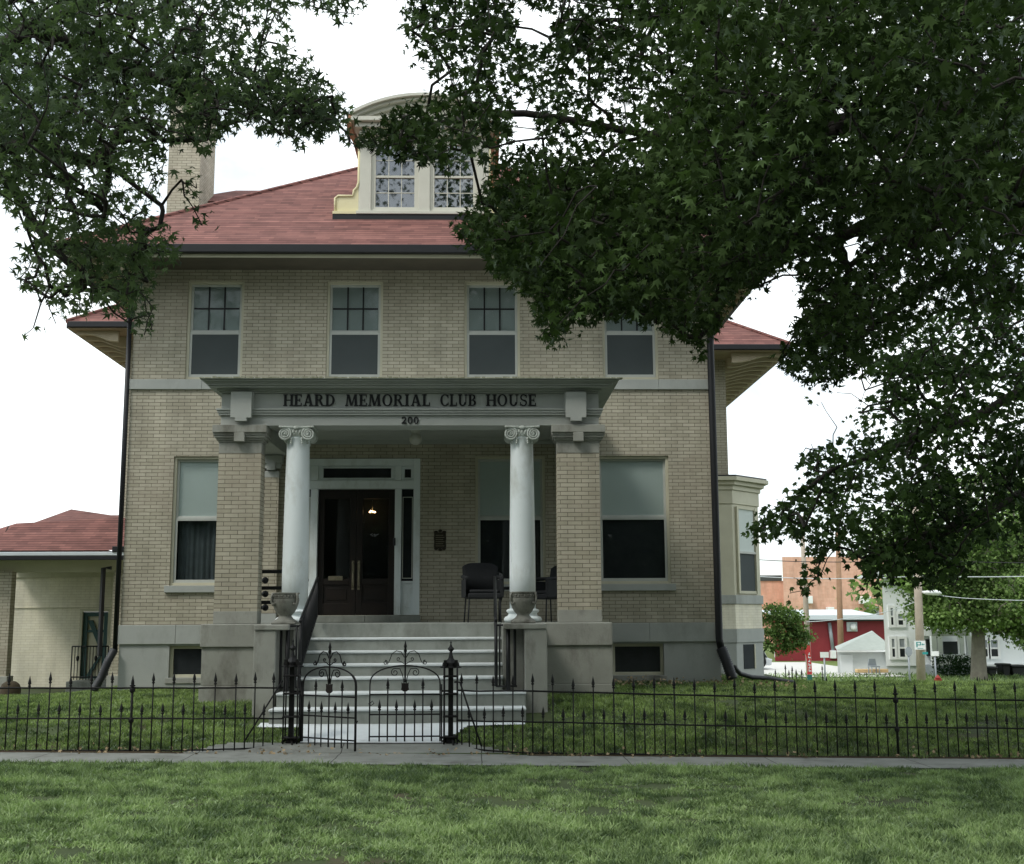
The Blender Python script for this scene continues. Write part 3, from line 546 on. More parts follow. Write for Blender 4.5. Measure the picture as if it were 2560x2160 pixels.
# ---- right canted bay
def bay():
    P0 = (5.66, 27.0); P1 = (6.45, 27.85); P2 = (6.45, 30.0)
    import itertools
    dx_, dy_ = P1[0]-P0[0], P1[1]-P0[1]; Lb = math.hypot(dx_, dy_); ux, uy = dx_/Lb, dy_/Lb; nx, ny = uy, -ux
    def loop(o):  # footprint offset outwards
        return [(P0[0]-.4, P0[1]-o*.7), (P0[0]+o*.35, P0[1]-o*.75), (P1[0]+o, P1[1]-o*.4), (P2[0]+o, P2[1]), (P0[0]-.4, P2[1])]
    za = lambda py: az(py, 27.3, 1870)
    b = None
    spec = [('bay_foundation', 'stone_lt', -.2, za(1606), 0), ('bay_band', 'stone_lt', za(1606), za(1572), .03), ('bay_brick', 'brick_far', za(1572), za(1510), 0), ('bay_sill', 'stone_lt', za(1510), za(1488), .04), ('bay_frame', 'trim', za(1488), za(1228), -.01), ('bay_frieze', 'trim', za(1262), za(1228), .02)]
    for nme, mt, z0, z1, o in spec:
        if nme == 'bay_frame': z1 = za(1262)
        m = MB().prism(loop(o), z0+.001, z1-.001, 'z'); q = m.build(nme, mt, house, .006)
        if nme == 'bay_frame': b = q
    m = MB()
    for k, (o, z0, z1) in enumerate(((.06, 1228, 1216), (.14, 1216, 1206), (.24, 1206, 1196))): m.prism(loop(o), za(z0)+.001, za(z1)-.001, 'z')
    m.build('bay_cornice', 'trim', house, .006)
    m = MB().prism(loop(.2), za(1196), za(1192), 'z'); m.build('bay_roof', 'gutter', house)
    def face(u0, u1, z0, z1, d0, d1, mt, nme):
        m = MB(); pts = []
        for d in (d0, d1):
            for (u, z) in ((u0, z0), (u1, z0), (u1, z1), (u0, z1)): pts.append((P0[0]+ux*u*Lb+nx*d, P0[1]+uy*u*Lb+ny*d, z))
        m.add(pts, [(0, 1, 2, 3), (4, 5, 6, 7), (0, 1, 5, 4), (1, 2, 6, 5), (2, 3, 7, 6), (3, 0, 4, 7)]); return m.build(nme, mt, b)
    z0, z1, zm = za(1484), za(1268), za(1382)
    face(.10, .16, z0, z1, .0, .05, 'trim', 'casing'); face(.78, .84, z0, z1, .0, .05, 'trim', 'casing')
    face(.16, .78, z0, z0+.06, .0, .03, 'trim', 'casing'); face(.16, .78, z1-.05, z1, .0, .04, 'trim', 'casing')
    face(.18, .76, z0+.06, zm-.02, .0, .012, 'shade_dk', 'insect_screen'); face(.16, .78, zm-.02, zm+.03, .0, .04, 'greytrim', 'sash'); face(.18, .76, zm+.03, z1-.05, .0, .013, 'shade', 'roller_shade')
    face(.24, .62, za(1672), za(1611), .0, .012, 'dark', 'basement_pane'); face(.62, .66, za(1672), za(1611), .0, .03, 'trim', 'casing')
    return b
bay()
# ---- downspouts
m = MB(); xg = XR+.02; m.tube([(XR+.62, YF-.75, ZE+.02), (XR+.50, YF-.62, ZE-.25), (XR+.16, YF-.22, ZE-.62), (XR+.0, YF-.09, ZE-.9), (XR-.03, YF-.085, ZE-1.3), (XR-.03, YF-.085, 1.15), (XR+.0, YF-.10, .95)], .062, 10)
m.build('downspout', 'gutter', house)
m = MB(); m.tube([(XL-.06, YF-.03, ZE), (XL-.06, YF-.03, .98)], .042, 10); m.build('downspout', 'gutter', house)
def corrug(path, r):
    pts = [Vector(p) for p in path]; out = []; rad = []
    for a, b in zip(pts[:-1], pts[1:]):
        k = max(2, int((b-a).length/.018))
        for i in range(k): out.append(a.lerp(b, i/k)); rad.append(r*(1.1 if (len(out) % 2) else .93))
    return MB().tube(out, rad, 12)
o = corrug([(XL-.06, YF-.08, 1.02), (XL-.12, YF-.16, .86), (XL-.20, YF-.22, .60), (XL-.30, YF-.3, gz(-6.2, 19.7)+.03)], .062).build('drain_pipe', 'plastic')
tag(o, 'black corrugated drain boot at the foot of the left corner downspout', 'drain pipe')
o = corrug([(XR+.0, YF-.10, 1.0), (XR+.06, YF-.16, .8), (XR+.14, YF-.24, .5)], .085).build('drain_pipe', 'plastic')
tag(o, 'thick black drain boot at the foot of the right corner downspout', 'drain pipe')
pth = [(ax(px, py, Y), Y, az(py, Y, px)) for px, py, Y in ((1836, 1668, 19.9), (1850, 1684, 20.1), (1880, 1693, 20.3), (1915, 1695, 20.5), (1950, 1701, 20.6), (1985, 1706, 20.7))]
o = corrug(pth, .035).build('drain_hose', 'plastic'); tag(o, 'thin black flexible drain hose lying along the lawn edge beside the bay', 'hose')
# ------------------------------------------------------------------ door surround + door
FLZ = 1.45; YP = 16.8
a, b, c, d = DOOR
m = MB(); yd0 = YF+.02
xl0, xr0 = -2.735, -1.455          # door opening
trz = 3.651
xi = [(-3.035, -2.80)]; 
m.box(a, a+.11, yd0-.05, yd0+.1, c, d); m.box(b-.11, b, yd0-.05, yd0+.1, c, d)                     # outer casings
m.box(a+.11, b-.11, yd0-.05, yd0+.1, d-.12, d)
m.box(a+.11, b-.11, yd0-.04, yd0+.1, trz, trz+.14)                                               # transom bar
for x0_, x1_ in ((a+.11+.2, xl0), (xr0, b-.11-.2)): m.box(x0_, x1_, yd0-.045, yd0+.1, c, trz-.002); m.box(x0_, x1_, yd0-.045, yd0+.1, trz+.142, d-.122)
# transom boxes
m.box(xl0, xr0, yd0+.0, yd0+.08, trz+.142, 3.836); m.box(xl0, xr0, yd0+.0, yd0+.08, 4.003, d-.122); m.box(xl0, -2.66, yd0+.0, yd0+.08, 3.836, 4.003); m.box(-1.525, xr0, yd0+.0, yd0+.08, 3.836, 4.003)
sur = m.build('door_surround', 'white', house, .005)
m = MB(); frame(m, -2.68, -1.505, 3.816, 4.023, .02, yd0-.02, yd0-.001); m.build('moulding', 'white', sur, .003)
m = MB(); m.box(xl0+.02, xr0-.02, yd0+.05, yd0+.055, 3.80, 4.03); m.build('transom_pane', 'glassdk', sur)
for x0_, x1_ in ((a+.112, a+.308), (b-.308, b-.112)):
    m = MB(); m.box(x0_, x1_, yd0+.0, yd0+.08, c, 2.12); m.box(x0_+.03, x1_-.03, yd0-.012, yd0-.001, c+.12, 2.0); m.box(x0_, x1_, yd0-.03, yd0-.001, 2.085, 2.12); m.build('sidelight_panel', 'white', sur, .004)
    m = MB(); m.box(x0_+.0, x1_-.0, yd0+.05, yd0+.055, 2.12, trz-.002); m.build('sidelight_pane', 'glassdk', sur)
    m = MB(); frame(m, x0_+.012, x1_-.012, 2.16, 3.52, .014, yd0+.03, yd0+.045); m.build('lead_border', 'sash', sur)
    m = MB(); frame(m, x0_, x1_, 3.795, d-.124, .045, yd0+.0, yd0+.07); m.build('corner_light_frame', 'white', sur, .003)
    m = MB(); m.box(x0_+.04, x1_-.04, yd0+.05, yd0+.055, 3.83, d-.16); m.build('corner_light', 'glassdk', sur)
m = MB(); m.box(b-.44, b-.40, yd0-.075, yd0-.046, 2.70, 2.83); m.build('lock_box', 'plastic', sur, .01)
zt_ = 1.565
xm = (xl0+xr0)/2
for i, (x0_, x1_) in enumerate(((xl0+.006, xm-.003), (xm+.003, xr0-.006))):
    m = MB(); y0_ = yd0+.04; y1_ = yd0+.085; st = .10
    m.box(x0_, x0_+st, y0_, y1_, zt_, trz-.006); m.box(x1_-st, x1_, y0_, y1_, zt_, trz-.006)
    for z0, z1 in ((zt_, zt_+.2), (zt_+.50, zt_+.60), (trz-.16, trz-.006)): m.box(x0_+st, x1_-st, y0_+.001, y1_-.001, z0, z1)
    m.box(x0_+st, x1_-st, y0_+.02, y1_-.01, zt_+.2, zt_+.5); m.box(x0_+st+.05, x1_-st-.05, y0_+.008, y0_+.019, zt_+.25, zt_+.45)
    dr = m.build('door', 'doorwood', house, .004)
    m = MB(); m.box(x0_+st, x1_-st, y0_+.02, y0_+.026, zt_+.6, trz-.16); m.build('door_pane', 'glass', dr)
    hx = x1_-.045 if i == 0 else x0_+.045
    m = MB(); m.tube([(hx, y0_-.01, 2.02), (hx, y0_-.05, 2.06), (hx, y0_-.05, 2.24), (hx, y0_-.01, 2.28)], .009, 8); m.sphere((hx, y0_-.02, 2.42), .022, 8); m.box(hx-.02, hx+.02, y0_-.008, y0_-.001, 1.98, 2.46); m.build('door_handle', 'brass', dr)
    if i == 0:
        m = MB(); xa_, za_ = at(820, 1451, yd0); xb_, zb_ = at(856, 1440, yd0); m.box(xa_, xb_, y0_-.008, y0_-.001, za_, zb_); m.box(xa_+.02, xb_-.02, y0_-.012, y0_-.009, za_+.015, zb_-.015); m.build('mail_slot', 'brass', dr, .003)
m = MB(); m.box(-2.78, -1.90, YF-.34, YF+.1, FLZ+.001, zt_-.004); m.box(-1.895, -1.02, YF-.34, YF+.1, FLZ+.001, zt_-.004); m.build('threshold_slab', 'concrete', house, .008)
# hall lamp glimpsed through the right leaf
lx, lz = at(931, 1280, 20.5)
hl = thing('hall_lamp', (lx, 20.5, lz+.2), 'small lit hall lamp glowing behind the right leaf of the front door', 'lamp')
em = bpy.data.materials.new('warm_bulb'); em.use_nodes = True; pb = em.node_tree.nodes['Principled BSDF']; pb.inputs['Emission Color'].default_value = (1, .62, .28, 1); pb.inputs['Emission Strength'].default_value = 9; M['bulb'] = em
m = MB()
for k in range(5): an = k*1.256+.4; m.sphere((lx+.045*math.cos(an), 20.5+.04*math.sin(an), lz+.012*(k % 2)), .014, 7)
m.build('bulb', 'bulb', hl)
m = MB(); m.rod((lx, 20.5, lz+.02), (lx, 20.5, lz+.2), .006); m.tube([(lx+.045*math.cos(k*.63), 20.5+.045*math.sin(k*.63), lz-.02) for k in range(11)], .005, 6); m.build('lamp_frame', 'brass', hl)
# ------------------------------------------------------------------ porch
PX0, PX1 = -3.70, 1.655; XC = -1.03
m = MB(); m.box(PX0-.10, PX1+.10, YP-.02, YF-.051, .9, FLZ-.001); m.build('porch_floor', 'concrete', house)
# pedestals
for s_ in (-1, 1):
    x0_, x1_ = (PX0-.14, -2.88) if s_ < 0 else (.80, PX1+.13)
    m = MB(); m.box(x0_, x1_, YP-.14, YP+.7, 1.135, FLZ-.003); p = m.build('pedestal', 'stone', house, .012)
    m = MB(); m.box(x0_+.02, x1_-.0, YP-.11, YP+.68, .62, 1.133); m.build('pedestal_die', 'stone', p, .008)
    m = MB(); m.box(x0_, x1_, YP-.13, YP+.7, 0, .618); m.build('pedestal_foot', 'stone', p, .008)
    m = MB(); xo = PX0-.04 if s_ < 0 else PX1+.04; m.box(min(xo, xo-s_*.5), max(xo, xo-s_*.5), YP+.7, YF-.06, 0, 1.2); m.build('porch_side_wall', 'stone', p)
# piers
for x0_, x1_ in ((PX0, -3.105), (1.057, PX1)):
    xc = (x0_+x1_)/2
    m = MB(); m.box(x0_, x1_, YP, YP+.30, 1.62, 3.815); p = m.build('pier', 'brick', house)
    m = MB(); m.box(x0_-.003, x1_+.003, YP-.003, YP+.303, FLZ, 1.62); m.build('pier_plinth', 'stone', p, .006)
    m = MB(); m.box(x0_-.002, x1_+.002, YP-.002, YP+.302, 3.817, 3.97); 
    for k, (o, z0, z1) in enumerate(((.012, 3.972, 4.0), (.035, 4.0, 4.03), (.06, 4.03, 4.065), (.075, 4.065, 4.10))): m.box(x0_-o, x1_+o, YP-o, YP+.3+o, z0+.0005, z1-.0005)
    m.box(x0_-.08, x1_+.08, YP-.10, YP+.40, 4.10, 4.208)
    m.box(xc-.073, xc+.073, YP-.104, YP-.02, 3.972, 4.099); m.build('pier_capital', 'stone', p, .006)
# wall pilasters
for x0_, x1_ in ((-3.78, -3.375), (1.34, 1.75)):
    m = MB(); m.box(x0_, x1_, YF-.11, YF+.02, 1.6, 3.83); p = m.build('wall_pilaster', 'brick', house)
    m = MB(); m.box(x0_-.004, x1_+.004, YF-.114, YF+.02, 1.45, 1.598); m.build('pilaster_base', 'stone_lt', p)
    m = MB(); m.box(x0_-.003, x1_+.003, YF-.113, YF, 3.832, 3.94); m.box(x0_-.05, x1_+.06, YF-.16, YF, 4.07, 4.20); xc = -3.50 if x0_ < 0 else 1.55; m.box(xc-.07, xc+.07, YF-.17, YF-.02, 3.95, 4.07); m.box(x0_-.03, x1_+.03, YF-.13, YF, 3.98, 4.07); m.build('pilaster_capital', 'stone_lt', p, .006)
# entablature
EX0, EX1 = -3.685, 1.655
m = MB()
m.box(EX0, EX1, YP-.005, YP+.42, 4.21, 4.352)                      # architrave
m.box(EX0-.03, EX1+.03, YP-.035, YP+.3, 4.354, 4.385); m.box(EX0-.045, EX1+.045, YP-.05, YP+.3, 4.387, 4.42); m.box(EX0-.06, EX1+.06, YP-.065, YP+.3, 4.422, 4.448)
m.box(EX0, EX1, YP+.0, YP+.3, 4.45, 4.672)                          # frieze
ent = m.build('entablature', 'stone_lt', house, .004)
m = MB()
for s_, xe in ((-1, EX0), (1, EX1)):
    xi_ = xe-s_*.42
    m = MB(); m.box(min(xe, xi_), max(xe, xi_), YP+.425, YF, 4.21, 4.45); m.box(min(xe-s_*.02, xi_+s_*.02), max(xe-s_*.02, xi_+s_*.02), YP+.31, YF, 4.4505, 4.672)
    m.build('side_beam', 'stone_lt', ent, .004)
m = MB(); steps_ = [(.03, 4.674, 4.70), (.06, 4.70, 4.73), (.17, 4.73, 4.755), (.20, 4.755, 4.785), (.23, 4.785, 4.80), (.26, 4.80, 4.825), (.30, 4.825, 4.838)]
for o, z0, z1 in steps_: m.box(EX0-.04-o*.8+.03, EX1+.04+o-.06, YP-o, YF-.001, z0+.0004, z1-.0004)
m.build('cornice', 'stone_lt', ent, .006)
m = MB(); rr = random.Random(3); x = EX0-.25
while x < EX1+.24:
    wv = rr.uniform(.03, .12); m.box(x, x+wv, YP-.305+rr.uniform(-.004, .004), YP-.2, 4.832, 4.842+rr.uniform(0, .016)); x += wv+rr.uniform(.0, .03)
m.build('mossy_edge', mat('moss_edge', (.16, .17, .09), .9, (.45, .45, .36), 14), ent)
m = MB(); m.box(EX0+.1, EX1-.1, YP+.3, YF, 4.46, 4.50); m.box(EX0+.425, EX1-.425, YF-.06, YF-.002, 4.40, 4.459); m.box(EX0+.43, EX1-.43, YP+.43, YP+.5, 4.38, 4.459); m.build('porch_ceiling', 'stone_lt', ent)
# corner brackets of the entablature (stepped tablets)
for xc in (ax(608, 1000, YP), ax(1438, 1000, YP)):
    za_, zb_2 = az(1043.5, YP-.14), az(1052, YP-.14)
    poly = [(xc-.145, 4.672), (xc+.145, 4.672), (xc+.145, za_), (xc+.08, za_), (xc+.08, zb_2), (xc-.08, zb_2), (xc-.08, za_), (xc-.145, za_)]
    MB().prism(poly, YP-.14, YP-.068).build('tablet', 'stone_lt', ent, .003)
    m = MB(); m.box(xc-.16, xc+.16, YP-.067, YP-.002, 4.45, 4.672); m.build('tablet_block', 'stone_lt', ent)
# raised lettering ----------------------------------------------------
def glyph(ch):
    """list of polygons in a unit-height cell + advance width"""
    P = []
    S, H, SF = .20, .085, .085
    def rect(x0, x1, y0, y1): P.append([(x0, y0), (x1, y0), (x1, y1), (x0, y1)])
    def stem(x, w=S, ser=.07, y0=0, y1=1, top=True, bot=True):
        rect(x, x+w, y0, y1)
        if bot: rect(x-ser, x+w+ser, y0, y0+SF)
        if top: rect(x-ser, x+w+ser, y1-SF, y1)
    def diag(x0, y0, x1, y1, w): P.append([(x0-w/2, y0), (x0+w/2, y0), (x1+w/2, y1), (x1-w/2, y1)])
    def ring(cx, cy, rx, ry, tx, ty, a0, a1, n=20):
        for i in range(n):
            q = []
            for (A, k) in ((a0+(a1-a0)*i/n, 0), (a0+(a1-a0)*(i+1)/n, 0), (a0+(a1-a0)*(i+1)/n, 1), (a0+(a1-a0)*i/n, 1)):
                A = math.radians(A); q.append((cx+(rx-tx*k)*math.cos(A), cy+(ry-ty*k)*math.sin(A)))
            P.append(q)
    if ch == 'H': stem(.07); stem(.60); rect(.27, .60, .46, .46+H); return P, .88
    if ch == 'E': stem(.07); rect(.14, .64, 0, SF); rect(.14, .62, 1-SF, 1); rect(.27, .48, .46, .46+H); rect(.56, .64, 0, .26); rect(.55, .62, .75, 1); rect(.44, .50, .36, .64); return P, .72
    if ch == 'A': diag(.16, 0, .42, 1, .10); diag(.72, 0, .46, 1, .21); rect(.25, .60, .28, .28+H); rect(.03, .32, 0, SF); rect(.52, .90, 0, SF); return P, .94
    if ch == 'R': stem(.07); ring(.36, .74, .29, .26, .17, .085, -90, 90); rect(.2, .36, .915, 1); rect(.2, .36, .48, .565); diag(.68, 0, .42, .5, .20); rect(.58, .86, 0, SF); return P, .88
    if ch == 'D': stem(.07); ring(.30, .5, .48, .5, .19, .085, -90, 90); rect(.2, .32, .915, 1); rect(.2, .32, 0, .085); return P, .86
    if ch == 'M': diag(.13, 0, .20, 1, .09); diag(.50, .02, .25, 1, .19); diag(.52, .02, .78, 1, .09); diag(.88, 0, .81, 1, .20); rect(.0, .26, 0, SF); rect(.72, 1.04, 0, SF); rect(.10, .30, 1-SF, 1); rect(.74, .96, 1-SF, 1); return P, 1.08
    if ch == 'O': ring(.43, .5, .41, .52, .19, .075, 0, 360, 32); return P, .90
    if ch == 'I': stem(.08, ser=.08); return P, .42
    if ch == 'L': stem(.07); rect(.14, .62, 0, SF); rect(.54, .62, 0, .30); return P, .68
    if ch == 'C': ring(.43, .5, .41, .52, .19, .075, 42, 318, 28); rect(.66, .74, .66, .96); rect(.68, .74, .10, .30); return P, .82
    if ch == 'U': rect(.10, .29, .30, 1); rect(.02, .37, 1-SF, 1); rect(.66, .74, .30, 1); rect(.58, .84, 1-SF, 1); ring(.42, .32, .32, .34, .19, .11, 180, 360, 18); return P, .88
    if ch == 'B': stem(.07); ring(.36, .755, .26, .245, .16, .08, -90, 90); ring(.36, .265, .32, .265, .18, .085, -90, 90); rect(.2, .37, .92, 1); rect(.2, .37, .47, .53); rect(.2, .37, 0, .085); return P, .76
    if ch == 'S': ring(.34, .74, .27, .28, .12, .085, 30, 250, 18); ring(.34, .27, .29, .29, .14, .085, -150, 70, 18); P.append([(.12, .62), (.22, .48), (.58, .30), (.52, .50)]); rect(.52, .60, .70, .98); rect(.05, .13, .04, .32); return P, .70
    if ch == '0': ring(.34, .5, .33, .52, .19, .13, 0, 360, 28); return P, .76
    if ch == '2': ring(.34, .70, .31, .32, .17, .13, -20, 165, 16); diag(.16, .08, .55, .62, .20); rect(.04, .68, 0, .18); return P, .78
    return P, .35
def word(txt, x0, x1, z0, z1, y, name):
    adv = []; polys = []; x = 0
    for ch in txt:
        P, w_ = glyph(ch); polys.append((x, P)); x += w_+.02
    k = (x1-x0)/x; m = MB(); c_ = 0
    for ox, P in polys:
        for q in P:
            c_ += 1; dpt = .014+.00012*(c_ % 40)
            m.prism([(x0+(ox+p[0])*k, z0+p[1]*(z1-z0)) for p in q], y-dpt, y-.0005)
    m.build(name, 'iron_paint', ent)
zt0, zt1 = az(1015.5, YP-.01, 1000), az(986, YP-.01, 1000)
for t_, p0, p1 in (('HEARD', 708.5, 840), ('MEMORIAL', 863, 1077.5), ('CLUB', 1100, 1193), ('HOUSE', 1215, 1343)):
    word(t_, ax(p0, 1000, YP), ax(p1, 1000, YP), zt0+.004, zt1, YP, 'lettering')
word('200', ax(1003.5, 1050, YP), ax(1049, 1050, YP), az(1059.5, YP), az(1042.5, YP), YP-.005, 'house_number')
# ionic columns ---------------------------------------------------------
def column(xc):
    yc = YP+.19; m = MB()
    pr_ = [(.182, 0), (.183, .5), (.180, 1.0), (.172, 1.6), (.163, 2.2), (.160, 2.38), (.172, 2.40), (.172, 2.42)]
    m.lathe(pr_, (xc, yc, 1.64), 40); c = m.build('column', 'white', house)
    m = MB(); m.lathe([(.235, 0), (.262, .02), (.268, .045), (.25, .075), (.215, .09), (.20, .115), (.20, .125), (.222, .14), (.232, .158), (.222, .176), (.19, .188), (.184, .19)], (xc, yc, FLZ+.001), 40); m.build('column_base', 'white', c)
    zt = 4.209; m = MB(); m.box(xc-.235, xc+.235, yc-.20, yc+.2, zt-.028, zt-.001)
    n = 12
    for sy in (-1, 1):   # concave abacus lip
        m.tube([(xc-.245+.49*i/n, yc+sy*(.215-.035*math.sin(math.pi*i/n)), zt-.02) for i in range(n+1)], .016, 6)
    m.lathe([(.165, -.19), (.185, -.17), (.19, -.12), (.175, -.10)], (xc, yc, zt+.03), 30)
    for k in range(18):
        an = k*math.pi*2/18; m.sphere((xc+.178*math.cos(an), yc+.178*math.sin(an), zt-.11), .02, 6, (1, 1, 1.3))
    for sy in (-1, 1):
        for sx in (-1, 1):
            vx, vz = xc+sx*.165, zt-.115; pts = []; rad = []
            for i in range(46):
                a_ = i/45*2.6*2*math.pi; r_ = .094*(1-.80*i/45); an = math.pi/2+sx*(-1)*(-a_)
                pts.append((vx+r_*math.cos(an), yc+sy*(.185+.012*i/45), vz+r_*math.sin(an))); rad.append(.016-.007*i/45)
            m.tube(pts, rad, 6); m.sphere((vx, yc+sy*.2, vz), .016, 6)
            for q, (ox, oz) in enumerate(((.075, -.185), (.078, -.215), (.08, -.245), (.145, -.20), (.148, -.235))): m.sphere((xc+sx*ox, yc+sy*(.172 if ox < .1 else .12), zt+oz), .017-.002*(q % 3), 6, (1, 1, 1.4))
        for q in range(3): m.sphere((xc-.045+q*.045, yc+sy*.185, zt-.085), .024, 7, (.8, .8, 1.3))
        m.sphere((xc, yc+sy*.2, zt-.03), .03, 7, (1.4, .6, 1)); m.box(xc-.17, xc+.17, yc+sy*.15-.03, yc+sy*.15+.03, zt-.07, zt-.028)
    for sx in (-1, 1):   # bolster drums
        m.tube([(xc+sx*.165, yc-.18, zt-.115), (xc+sx*.165, yc-.06, zt-.115), (xc+sx*.165, yc+.06, zt-.115), (xc+sx*.165, yc+.18, zt-.115)], [.085, .065, .065, .085], 20)
    m.build('capital', mat('capital_paint', (.50, .54, .50), .6, (.62, .66, .62), 8, .2, 60, stain=(.25, .27, .23), sscale=9, sthr=(.5, .7)) if 'cap' not in M else M['cap'], c)
M['cap'] = mat('capital_paint', (.50, .54, .50), .6, (.62, .66, .62), 8, .2, 60, stain=(.25, .27, .23), sscale=9, sthr=(.5, .7))
CLX = (-2.620, .565)
for x in CLX: column(x)
# steps ------------------------------------------------------------------
TR = .36; zs = [FLZ, 1.259, 1.095, .94, .791, .628, .462, .345]; ys_ = [16.7-TR*i for i in range(8)]
SX0, SX1 = ax(749, 1650, 16), ax(1255, 1650, 16)
for i in range(0, 7):
    yf_ = ys_[i]; yb_ = ys_[i-1] if i else YP+.0
    x0_, x1_ = (SX0, SX1) if i < 5 else (ax(672 if i == 6 else 690, 1760, yf_), ax(1315, 1760, yf_))
    if i == 0: m = MB(); m.box(x0_, x1_, yf_, YP-.021, zs[1]-.3, zs[0]); m.build('step', 'concrete', house, .012); continue
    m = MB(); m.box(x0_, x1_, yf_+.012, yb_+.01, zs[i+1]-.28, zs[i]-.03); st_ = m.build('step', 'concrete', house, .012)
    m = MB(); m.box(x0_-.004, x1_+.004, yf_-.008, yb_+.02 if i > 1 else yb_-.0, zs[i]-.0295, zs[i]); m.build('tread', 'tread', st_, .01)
# cheek walls
for s_ in (-1, 1):
    if s_ < 0: xa_, xb_, xc_ = ax(640, 1600, 15.2), ax(694, 1600, 15.2), SX0-.002
    else: xa_, xb_, xc_ = ax(1366, 1600, 15.2), ax(1311, 1600, 15.2), SX1+.002
    m = MB(); m.box(min(xa_, xb_), max(xa_, xb_), 15.05, YP-.142, 0, FLZ-.075); m.box(min(xb_, xc_)+.001, max(xb_, xc_)-.001, 15.5, YP-.022, 0, FLZ-.075); q = m.build('cheek_wall', 'stone', house, .01)
    m = MB(); m.box(min(xa_, xc_)-.0, max(xa_, xc_)+.0, 15.03, YP-.143, FLZ-.072, FLZ-.004); m.build('cheek_coping', 'stone', q, .012)
# urns --------------------------------------------------------------------
def urn(px, label, lean=0):
    yu = 15.35; xc, _ = at(px, 1550, yu); z0 = FLZ-.003
    t = thing('garden_urn', (xc, yu, z0), label, 'urn', 'stone urns at the head of the steps'); k = (az(1480, yu)-z0)/.41
    pr_ = [(.16, 0), (.165, .03), (.15, .045), (.11, .07), (.085, .10), (.082, .115), (.115, .15), (.145, .20), (.17, .27), (.178, .32), (.168, .34), (.168, .385), (.182, .40), (.182, .41), (.15, .41), (.145, .36), (.01, .34)]
    MB().lathe([(r*k, z*k) for r, z in pr_], (xc, yu, z0), 36).build('bowl', 'urn', t)
    m = MB(); m.box(xc-.16*k, xc+.16*k, yu-.16*k, yu+.16*k, z0, z0+.028*k); m.build('foot', 'urn', t, .01)
    m = MB()
    for q in range(12): an = -2.9+q*.24; m.sphere((xc+.172*k*math.cos(an), yu+.172*k*math.sin(an), z0+.362*k), .014*k, 5)
    m.tube([(xc+.173*k*math.cos(an_), yu+.173*k*math.sin(an_), z0+.34*k) for an_ in np.linspace(-math.pi, 0, 20)], .006, 5)
    m.build('relief_band', 'urn', t)
    for s_ in (-1, 1):
        m = MB(); m.tube([(xc+s_*.150*k, yu-.09, z0+.40*k), (xc+s_*.165*k, yu-.10, z0+.36*k), (xc+s_*.165*k, yu-.10, z0+.29*k), (xc+s_*.145*k, yu-.10, z0+.25*k), (xc+s_*.12*k, yu-.13, z0+.27*k)], .017*k, 7); m.build('handle', 'urn', t)
urn(713, 'weathered stone urn on the left cheek wall, in front of the left column'); urn(1308, 'weathered stone urn on the right cheek wall, in front of the right column')
# stair railings -----------------------------------------------------------
def rail(px0, label, s_):
    """s_ = direction the bottom return turns"""
    X = px0; t = thing('stair_railing', (X, 15.2, zs[5]), label, 'railing', 'black iron railings of the front steps')
    ytop, ybot = 16.62, 15.22; zt0, zt1 = FLZ+.62, zs[4]+.72
    hz = lambda y: zt1+(zt0-zt1)*(y-ybot)/(ytop-ybot)
    m = MB(); m.tube([(X, ytop+.02, hz(ytop)), (X, ybot, hz(ybot)), (X, ybot-.05, hz(ybot)-.03)], .02, 8); m.build('handrail', 'iron_paint', t)
    m = MB(); bz = lambda y: zs[4]+.09+(FLZ+.08-zs[4]-.09)*(y-ybot)/(ytop-ybot); m.tube([(X, ytop, bz(ytop)), (X, ybot, bz(ybot))], .012, 6); m.build('bottom_rail', 'iron_paint', t)
    n = 13
    for i in range(n+1):
        y = ytop+(ybot-ytop)*i/n; MB().rod((X, y, bz(y)), (X, y, hz(y)), .016 if i in (0, n) else .0085).build('baluster', 'iron_paint', t)
    yr = 15.18; zt_ = az(1563, yr); zb_ = az(1716, yr); 
    
    for zq in (zt_, zb_): MB().tube([(X, yr, zq), (X+s_*.26, yr, zq)], .013, 6).build('return_rail', 'iron_paint', t)
    for k, dxx in enumerate((.0, .045, .235)): MB().rod((X+s_*dxx, yr, zb_), (X+s_*dxx, yr, zt_), (.021, .012, .017)[k]).build('post', 'iron_paint', t)
    m = MB(); m.rod((X+s_*.15, yr-.02, zs[6]), (X+s_*.15, yr-.02, zt_), .027, 10); m.lathe([(.045, 0), (.045, .012), (.02, .015)], (X+s_*.15, yr-.02, zs[6]+.001), 14); m.build('newel', 'iron_paint', t)
rail(ax(1240, 1640, 15.2), 'black iron stair railing at the right side of the front steps, seen nearly end on', 1)
rail(ax(750, 1640, 15.2), 'black iron stair railing at the left side of the front steps, balusters closely overlapping', -1)
# side railing between pier and left column
ys1 = 17.4; x0_, x1_ = ax(648, 1430, ys1), ax(722, 1430, ys1); t = thing('porch_side_railing', ((x0_+x1_)/2, ys1, FLZ), 'black iron bars with round knobs between the left brick pier and left column', 'railing')
for py in (1429, 1470, 1506): m = MB(); z_ = az(py, ys1, 680); m.box(x0_, x1_, ys1-.012, ys1+.012, z_-.026, z_+.026); m.build('bar', 'iron_paint', t, .004)
for py in (1451, 1485, 1519): m = MB(); z_ = az(py, ys1, 664); xx = ax(664, py, ys1); m.sphere((xx, ys1-.03, z_), .048, 10); m.rod((x0_, ys1-.01, z_), (xx, ys1-.02, z_), .022); m.build('knob', 'iron_paint', t)
for x in (x0_, x1_): MB().box(x-.02, x+.02, ys1+.014, ys1+.05, FLZ, az(1420, ys1, 680)).build('post', 'iron_paint', t)
